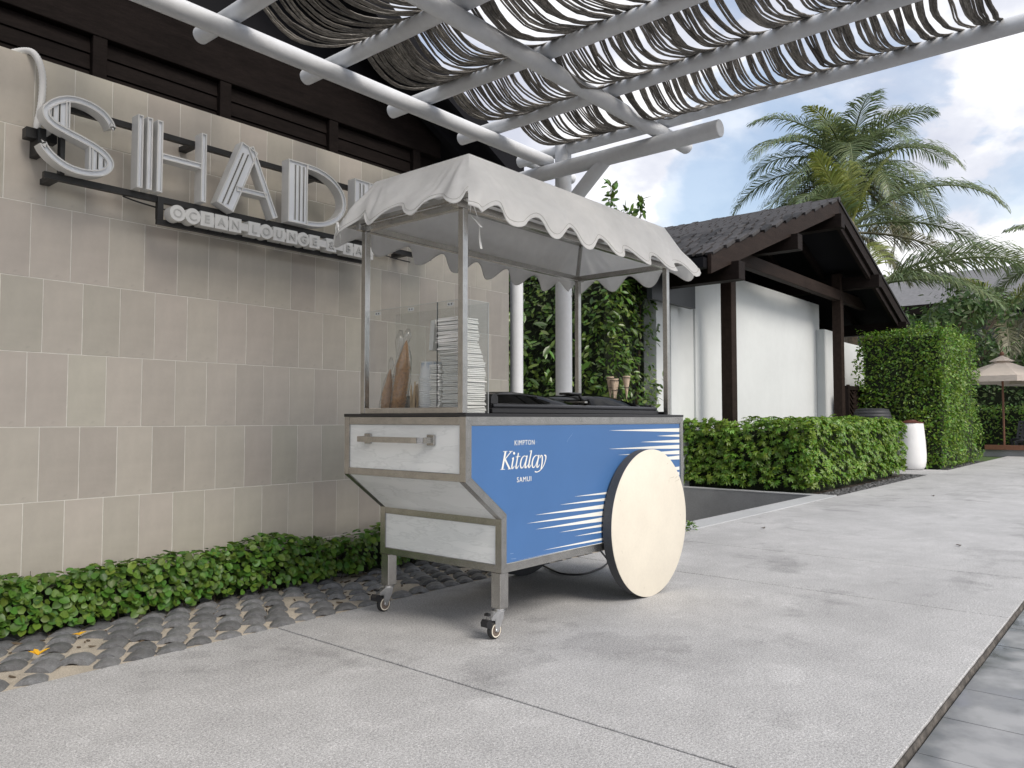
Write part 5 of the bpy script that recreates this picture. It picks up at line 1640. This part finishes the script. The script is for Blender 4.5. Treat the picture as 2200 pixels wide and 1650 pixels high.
tree('garden_tree', (36.0, 3.2, -0.05), 4.2, 2.6, 1800, 0, 'distant dark tree behind the blossoming frangipani')
# hedge behind the loungers
t_ = thing('back_hedge', (29.0, 2.2, 0), 'waist-high bright hedge behind the sun loungers', 'hedge')
scatter(t_, leaf_shape(0.10, 0.05, 0.12, 2), face_places((28.2, -6.0, 0.2), (29.4, 5.0, 1.35), 4200, {'-x': 2, '+z': 1}, .22, 1.0, .6, .7), 0, None, M_leaf_b)
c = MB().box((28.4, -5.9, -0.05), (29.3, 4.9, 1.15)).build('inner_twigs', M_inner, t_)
c['kind'] = 'stuff'
t_ = thing('screen_hedge', (33.2, 1.0, 0), 'dark tall screen of shrubs behind the parasols and bright hedge', 'hedge')
scatter(t_, leaf_shape(0.16, 0.08, 0.12, 2), face_places((32.8, -7.0, 0.2), (34.0, 8.5, 2.75), 4500, {'-x': 2, '+z': 1}, .4, 1.0, .6, .8), 0, None, M_leaf_e)
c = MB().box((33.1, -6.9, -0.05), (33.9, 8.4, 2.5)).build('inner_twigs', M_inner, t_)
c['kind'] = 'stuff'
# tree belt closing the view
random.seed(77)
for i in range(6):
    yb = -3 + i * 3.6
    tree('belt_tree', (46 + rv(-2, 3), yb, -0.05), rv(4.2, 6.0), 2.8, 750, 0, ['dark belt tree standing far behind the garden'][0])
for o_ in bpy.data.objects:
    if o_.name.startswith('belt_tree'):
        o_['group'] = 'trees closing the view'

# ================================================================== white pavilion with shingled roof
pvl = thing('pavilion', (13.3, 5.2, 0), 'white-walled pavilion with dark timber posts and shingled gable roof', 'building')
RY0, RY1 = 4.10, 11.0
AX, AZ = 13.37, 4.58
EXL, EZL, EXR, EZR = 8.60, 2.90, 17.85, 2.93
slL = (AZ - EZL) / (AX - EXL)
slR = (AZ - EZR) / (EXR - AX)
WYP = 5.20
bx('wall', (10.30, WYP + 0.242, -0.05), (10.50, 10.5, 2.75), M_white_wall, pvl)
bx('wall', (9.22, WYP + 0.03, -0.6), (10.298, WYP + 0.23, 2.62), M_white_wall, pvl, 0.004)
bx('wall', (9.48, WYP - 0.05, -0.6), (9.68, WYP + 0.029, 2.58), M_white_wall, pvl, 0.004)
bx('wall', (10.22, 5.60, -0.05), (10.298, 5.86, 2.70), M_white_wall, pvl, 0.004)
bx('wall', (10.22, 6.15, -0.05), (10.298, 6.45, 2.70), M_white_wall, pvl, 0.004)
bx('wall', (10.30, WYP, -0.05), (15.60, WYP + 0.24, 3.21), M_white_wall, pvl, 0.004)
bx('wall', (15.40, WYP - 0.16, -0.05), (16.02, WYP - 0.002, 2.70), M_white_wall, pvl, 0.004)
bx('wall', (16.02, WYP + 0.3, -0.05), (23.5, WYP + 0.5, 2.68), M_white_wall, pvl, 0.004)
for X, hz in ((10.34, 3.35), (15.20, 3.72)):
    bx('post', (X, 4.66, -0.05), (X + 0.165, 4.825, hz), M_wood2, pvl, 0.006)
bx('tie_beam', (10.36, 4.67, 3.20), (16.9, 4.80, 3.40), M_wood2, pvl, 0.005)
bx('dark_panel', (8.75, WYP - 0.18, 2.50), (9.95, WYP - 0.10, 2.92), mat('dark_panel', (0.045, 0.05, 0.055), 0.5), pvl)
# inside: dark ceiling and back
bx('inner_wall', (10.52, 7.4, 0), (16.4, 7.5, 4.2), M_soffit, pvl)
rf = MB()
rf.prism([(EXL, EZL), (AX, AZ), (EXR, EZR), (EXR, EZR - 0.06), (AX, AZ - 0.06), (EXL, EZL - 0.06)], RY0 + 0.05, RY1)
roof2 = rf.build('roof', M_soffit, pvl)
def rake(x0, z0, x1, z1, y0, y1, h, m, nm='rake_board', dz=0.0):
    MB().prism([(x0, z0 + dz - h), (x1, z1 + dz - h), (x1, z1 + dz), (x0, z0 + dz)], y0, y1).build(nm, m, roof2)
rake(EXL - 0.05, EZL - .02, AX - 0.001, AZ + .004, RY0, RY0 + 0.048, 0.235, M_wood2, dz=0.045)
rake(AX + 0.001, AZ + .004, EXR + 0.05, EZR - .02, RY0, RY0 + 0.048, 0.235, M_wood, dz=0.045)
rake(AX + 0.001, AZ - .09, EXR - 0.02, EZR - .09, RY0 + .05, RY0 + 0.11, 0.22, M_wood, dz=0.0)
for xx in (9.2, 11.25, 13.25, 15.4, 17.3):
    zz = AZ - slL * (AX - xx) if xx < AX else AZ - slR * (xx - AX)
    bx('purlin_end', (xx - 0.09, RY0 - 0.10, zz - 0.42), (xx + 0.09, RY1 - 0.2, zz - 0.19), M_wood, roof2, 0.004)
for yy in (5.0, 5.7, 6.4, 7.1):
    rake(EXL + .1, EZL - .06 + .1 * slL, AX, AZ - .062, yy, yy + .07, .12, M_wood, 'rafter')
    rake(AX, AZ - .062, EXR - .1, EZR - .06 + .1 * slR, yy, yy + .07, .12, M_wood, 'rafter')
bx('gutter', (EXL - 0.14, RY0 + 0.06, EZL - 0.14), (EXL - 0.005, RY1, EZL - 0.02), M_soffit, roof2)
# shingles, course by course, on the slope towards the cart
sh = MB().box((0, 0, 0), (0.30, 0.120, 0.042), 0.004).mesh('shingle', M_shingle)
ang = math.atan(slL)
shp = []
ncourse = 24
Ls = math.hypot(AX - EXL, AZ - EZL)
for k in range(ncourse):
    s_ = -0.04 + k * Ls / ncourse
    X, Z = EXL + s_ * math.cos(ang), EZL + s_ * math.sin(ang)
    y = RY0 - 0.02 + (0.08 if k % 2 else 0)
    while y < RY1 - .1:
        shp.append((X + rv(-.02, .02), y, Z + 0.028 + rv(0, .008)))
        y += rv(.122, .145)
cp = Vector((0, 0, .95))
shp.sort(key=lambda p: (Vector(p) - cp).length)
# the part towards the camera that the canopy leaves in view
near = [p for p in shp if p[1] < 8.2][:300]
rest = [p for p in shp if p not in set(near)]
for p in near:
    link('shingle', sh, roof2, Vector(p) - wpos(roof2), (rv(-.03, .03), -ang - 0.11 + rv(-.05, .04), rv(-.05, .05)), (1, rv(.75, 1.0), rv(.7, 1.3)))
mb = MB()
unit = MB().box((0, 0, 0), (0.30, 0.115, 0.042))
for p in rest:
    m_ = Matrix.Rotation(-ang - .085 + rv(-.03, .03), 3, 'Y')
    mb.add([Vector(p) + m_ @ Vector(v) for v in unit.v], unit.f)
o = mb.build('shingles', M_shingle, roof2, recalc=False)
o['kind'] = 'stuff'
MB().prism([(AX, AZ + .005), (EXR + .05, EZR + .005), (EXR + .05, EZR + .05), (AX, AZ + .05)], RY0 - .02, RY1).build('roof_cover', M_shingle, roof2)
MB().tube([(AX, RY0 - .02, AZ + .05), (AX, RY1, AZ + .05)], 0.05, 8).build('ridge', M_shingle, roof2)
# carved gate
gate = thing('timber_gate', (16.4, 5.0, 0), 'dark carved timber gate with chevron slats beside the pavilion post', 'gate')
bx('gate_frame', (15.70, 4.70, 1.52), (18.6, 4.78, 1.60), M_wood, gate)
bx('gate_frame', (15.70, 4.70, -0.05), (15.78, 4.78, 1.519), M_wood, gate)
bx('gate_back', (15.79, 4.765, 0.0), (18.6, 4.785, 1.515), M_soffit, gate)
for k in range(9):
    X = 15.80 + k * 0.30
    for q in range(15):
        z = 0.06 + q * 0.10
        s_ = 0.15 if k % 2 else -0.15
        MB().bar((X + .01, 4.745, z + (0 if s_ > 0 else .15)), (X + 0.28, 4.745, z + (.15 if s_ > 0 else 0)), 0.03, 0.06, (0, -1, 0)).build('slat', M_wood2, gate)

# pots and drum
pot = thing('white_pot', (16.05, 3.69, 0), 'tall white glazed pot with rusty lid in front of the clipped hedge', 'pot')
MB().lathe([(0.16, 0.0), (0.20, 0.012), (0.235, 0.06), (0.252, 0.16), (0.256, 0.28), (0.246, 0.50), (0.228, 0.72), (0.214, 0.865), (0.208, 0.872), (0.200, 0.860)], (16.05, 3.69, 0), 48).build('body', M_pot, pot, smooth=50)
lid_ = MB().lathe([(0.222, 0.8725), (0.222, 0.886), (0.120, 0.905), (0.085, 0.925), (0.082, 0.935), (0.001, 0.936)], (16.05, 3.69, 0), 40).build('lid', M_rust, pot, smooth=30)
dr = thing('ribbed_drum', (15.6, 4.25, 0), 'black ribbed round drum half hidden behind the low hedge', 'drum')
MB().lathe([(0.29, 0.55)] + [(0.34 + (0.012 if k % 2 else 0) - 0.0012 * (k - 10) ** 2 * .6, 0.56 + 0.03 * k) for k in range(20)] + [(0.20, 1.15)], (15.6, 4.25, 0), 40).build('body', M_lounger, dr, smooth=20)
MB().lathe([(0.16, 0.0), (0.16, 0.545)], (15.6, 4.25, 0), 20).build('foot', M_black, dr)
# garden spotlight above the hedge
sp = thing('garden_spotlight', (18.5, 3.9, 2.6), 'small grey spotlight on a stake poking out above the tall hedge', 'light fitting')
MB().tube([(18.5, 3.95, 2.3), (18.5, 3.95, 2.74)], 0.02, 8).build('stake', M_black, sp)
MB().lathe([(0.03, 3.45), (0.045, 3.47), (0.05, 3.75), (0.06, 3.95), (0.05, 4.0)], (18.5, 0, 2.78), 16, axis='Y').build('lamp_head', mat('lamp_grey', (0.25, 0.26, 0.27), 0.4), sp, smooth=40)

# ================================================================== sun terrace far behind
deck = MB().box((23.4, -8, -0.1), (28.2, 3.6, 0.05)).build('terrace', M_granite)
tag(deck, kind='structure')
bx('edge_board', (23.3, -8, 0.16), (23.42, 3.62, 0.28), M_teak, deck)
for k in range(9):
    bx('edge_panel', (23.38, -8 + k * 1.3, -0.02), (23.399, -8 + k * 1.3 + 1.27, 0.155), M_granite, deck)
def parasol(x, y, label, r_=1.25, z0=1.98, z1=2.68):
    t_ = thing('parasol', (x, y, 0.05), label, 'parasol', 'beige parasols over the loungers')
    n_ = 8
    mb = MB()
    V = [(x, y, z1 - .12)]
    for rr, zz in ((r_ * .5, (z0 + z1) / 2 - .02), (r_, z0 + 0.10)):
        V += [(x + rr * math.cos(R(22.5 + 45 * k)), y + rr * math.sin(R(22.5 + 45 * k)), zz) for k in range(n_)]
    V += [(x + r_ * math.cos(R(22.5 + 45 * k)), y + r_ * math.sin(R(22.5 + 45 * k)), z0 - .05) for k in range(n_)]
    F = [(0, 1 + k, 1 + (k + 1) % n_) for k in range(n_)] + [(1 + o_ * n_ + k, 1 + o_ * n_ + n_ + k, 1 + o_ * n_ + n_ + (k + 1) % n_, 1 + o_ * n_ + (k + 1) % n_) for o_ in (0, 1) for k in range(n_)]
    mb.add(V, F)
    cn = mb.build('canopy', M_umb, t_)
    mb = MB()
    V = [(x, y, z1)] + [(x + .32 * math.cos(R(22.5 + 45 * k)), y + .32 * math.sin(R(22.5 + 45 * k)), z1 - .17) for k in range(n_)]
    mb.add(V, [(0, 1 + k, 1 + (k + 1) % n_) for k in range(n_)])
    mb.build('vent', M_umb, cn)
    MB().tube([(x, y, 0.05), (x, y, z1)], 0.026, 10).build('pole', M_teak, t_, smooth=50)
    MB().lathe([(0.02, z1 - .02), (0.05, z1 + 0.01), (0.055, z1 + .05), (0.03, z1 + .09), (0.001, z1 + .10)], (x, y, 0), 12).build('finial', M_teak, t_, smooth=50)
    for k in range(n_):
        a_ = R(22.5 + 45 * k)
        MB().bar((x, y, z1 - .20), (x + r_ * math.cos(a_) * .98, y + r_ * math.sin(a_) * .98, z0 + .07), .02, .02).build('rib', M_teak, t_)
parasol(24.6, 3.36, 'beige parasol with red-brown finial, nearest to the clipped hedge')
parasol(26.6, 2.55, 'second beige parasol farther back on the terrace')
parasol(26.4, 0.0, 'third beige parasol, farthest from the clipped hedge')
def lounger(x, y, label):
    t_ = thing('sun_lounger', (x, y, 0.05), label, 'sun lounger', 'dark slatted loungers on the terrace')
    for sg in (-.32, .32):
        MB().bar((x, y + sg, .34), (x + 1.25, y + sg, .34), .05, .07).build('side_rail', M_lounger, t_)
        MB().bar((x + 1.2, y + sg, .34), (x + 1.75, y + sg, .86), .05, .07).build('back_rail', M_lounger, t_)
    for k in range(10):
        MB().bar((x + .05 + k * .12, y - .3, .385), (x + .05 + k * .12, y + .3, .385), .085, .02).build('slat', M_lounger, t_)
    for k in range(5):
        MB().bar((x + 1.28 + k * .105, y - .3, .46 + k * .10), (x + 1.28 + k * .105, y + .3, .46 + k * .10), .02, .085, (.7, 0, .7)).build('slat', M_lounger, t_)
    for lx in (.08, 1.15):
        for sg in (-.31, .31):
            bx('leg', (x + lx - .03, y + sg - .03, .051), (x + lx + .03, y + sg + .03, .305), M_lounger, t_)
for i, (x, y) in enumerate(((24.3, 2.75), (24.3, 1.85), (24.3, 0.95), (24.3, 0.05), (26.3, 3.1))):
    lounger(x, y, ['dark slatted sun lounger nearest the clipped hedge', 'dark slatted sun lounger, second from the clipped hedge', 'dark slatted sun lounger, third from the clipped hedge', 'dark slatted sun lounger, fourth from the clipped hedge', 'dark sun lounger in the back row behind the first parasol'][i])
# distant grey-roofed block
fbk = thing('distant_block', (44, 8.5, 0), 'distant long building with grey sloping roof behind the palms', 'building')
MB().prism([(-1, 0), (1, 0), (1, 1), (-1, 1)], 0, 1)
bx('wall', (42, 1.0, -0.1), (48, 22, 6.4), mat('far_wall', (0.20, 0.20, 0.20), 0.8, mott=(.6, .2)), fbk)
mbr = MB()
mbr.add([(40.6, 0.0, 6.4), (46.0, 0.0, 8.7), (46.0, 23, 8.7), (40.6, 23, 6.4), (40.6, 0.0, 6.2), (46.0, 0.0, 8.5), (46.0, 23, 8.5), (40.6, 23, 6.2)],
        [(0, 1, 2, 3), (7, 6, 5, 4), (0, 4, 5, 1), (2, 6, 7, 3), (0, 3, 7, 4), (1, 5, 6, 2)])
mbr.build('roof', M_farroof, fbk)
bx('fascia', (40.5, -0.02, 5.95), (40.62, 23.02, 6.38), M_wood, fbk)
for k in range(7):
    w_ = bx('window', (41.93, 1.6 + k * 3.0, 4.2), (41.995, 3.4 + k * 3.0, 6.0), mat('far_glass', (0.05, 0.06, 0.075), 0.15), fbk)
    bx('balcony_rail', (41.3, 1.3 + k * 3.0, 3.9), (41.36, 3.9 + k * 3.0, 4.6), M_lounger, fbk)

# ================================================================== small litter
def petal(x, y, z, s_, label, name='petal', m=M_yellow):
    mb = MB()
    for k in range(4):
        v, f = leaf_shape(.045 * s_, .02 * s_, .25, 3)
        m_ = Matrix.Rotation(k * .7 + rv(-.3, .3), 3, 'Z') @ Matrix.Rotation(-rv(.1, .5), 3, 'Y')
        mb.add([Vector((x, y, z)) + m_ @ Vector(q) for q in v], f)
    tag(mb.build(name, m, None, smooth='all', recalc=False), label, 'petal' if m is M_yellow else 'leaf')
petal(1.385, 3.615, 0.018, 0.7, 'small fallen yellow petal on the pavers near the hedge', 'fallen_petal')
petal(1.16, 3.42, 0.022, 1.0, 'larger fallen yellow petal on the pavers at the picture edge', 'fallen_petal')
M_dry = mat('dry_leaf', (0.06, 0.045, 0.03), 0.8)
for (x, y, l_) in ((6.55, 2.68, 'tiny dark dry leaf on the concrete beyond the wheel'), (6.6, 1.2, 'thin brown dry leaf far out on the open concrete'), (10.6, 2.2, 'small dry leaf on the pavement before the low hedge')):
    petal(x, y, 0.006, 0.7, l_, 'dry_leaf', M_dry)
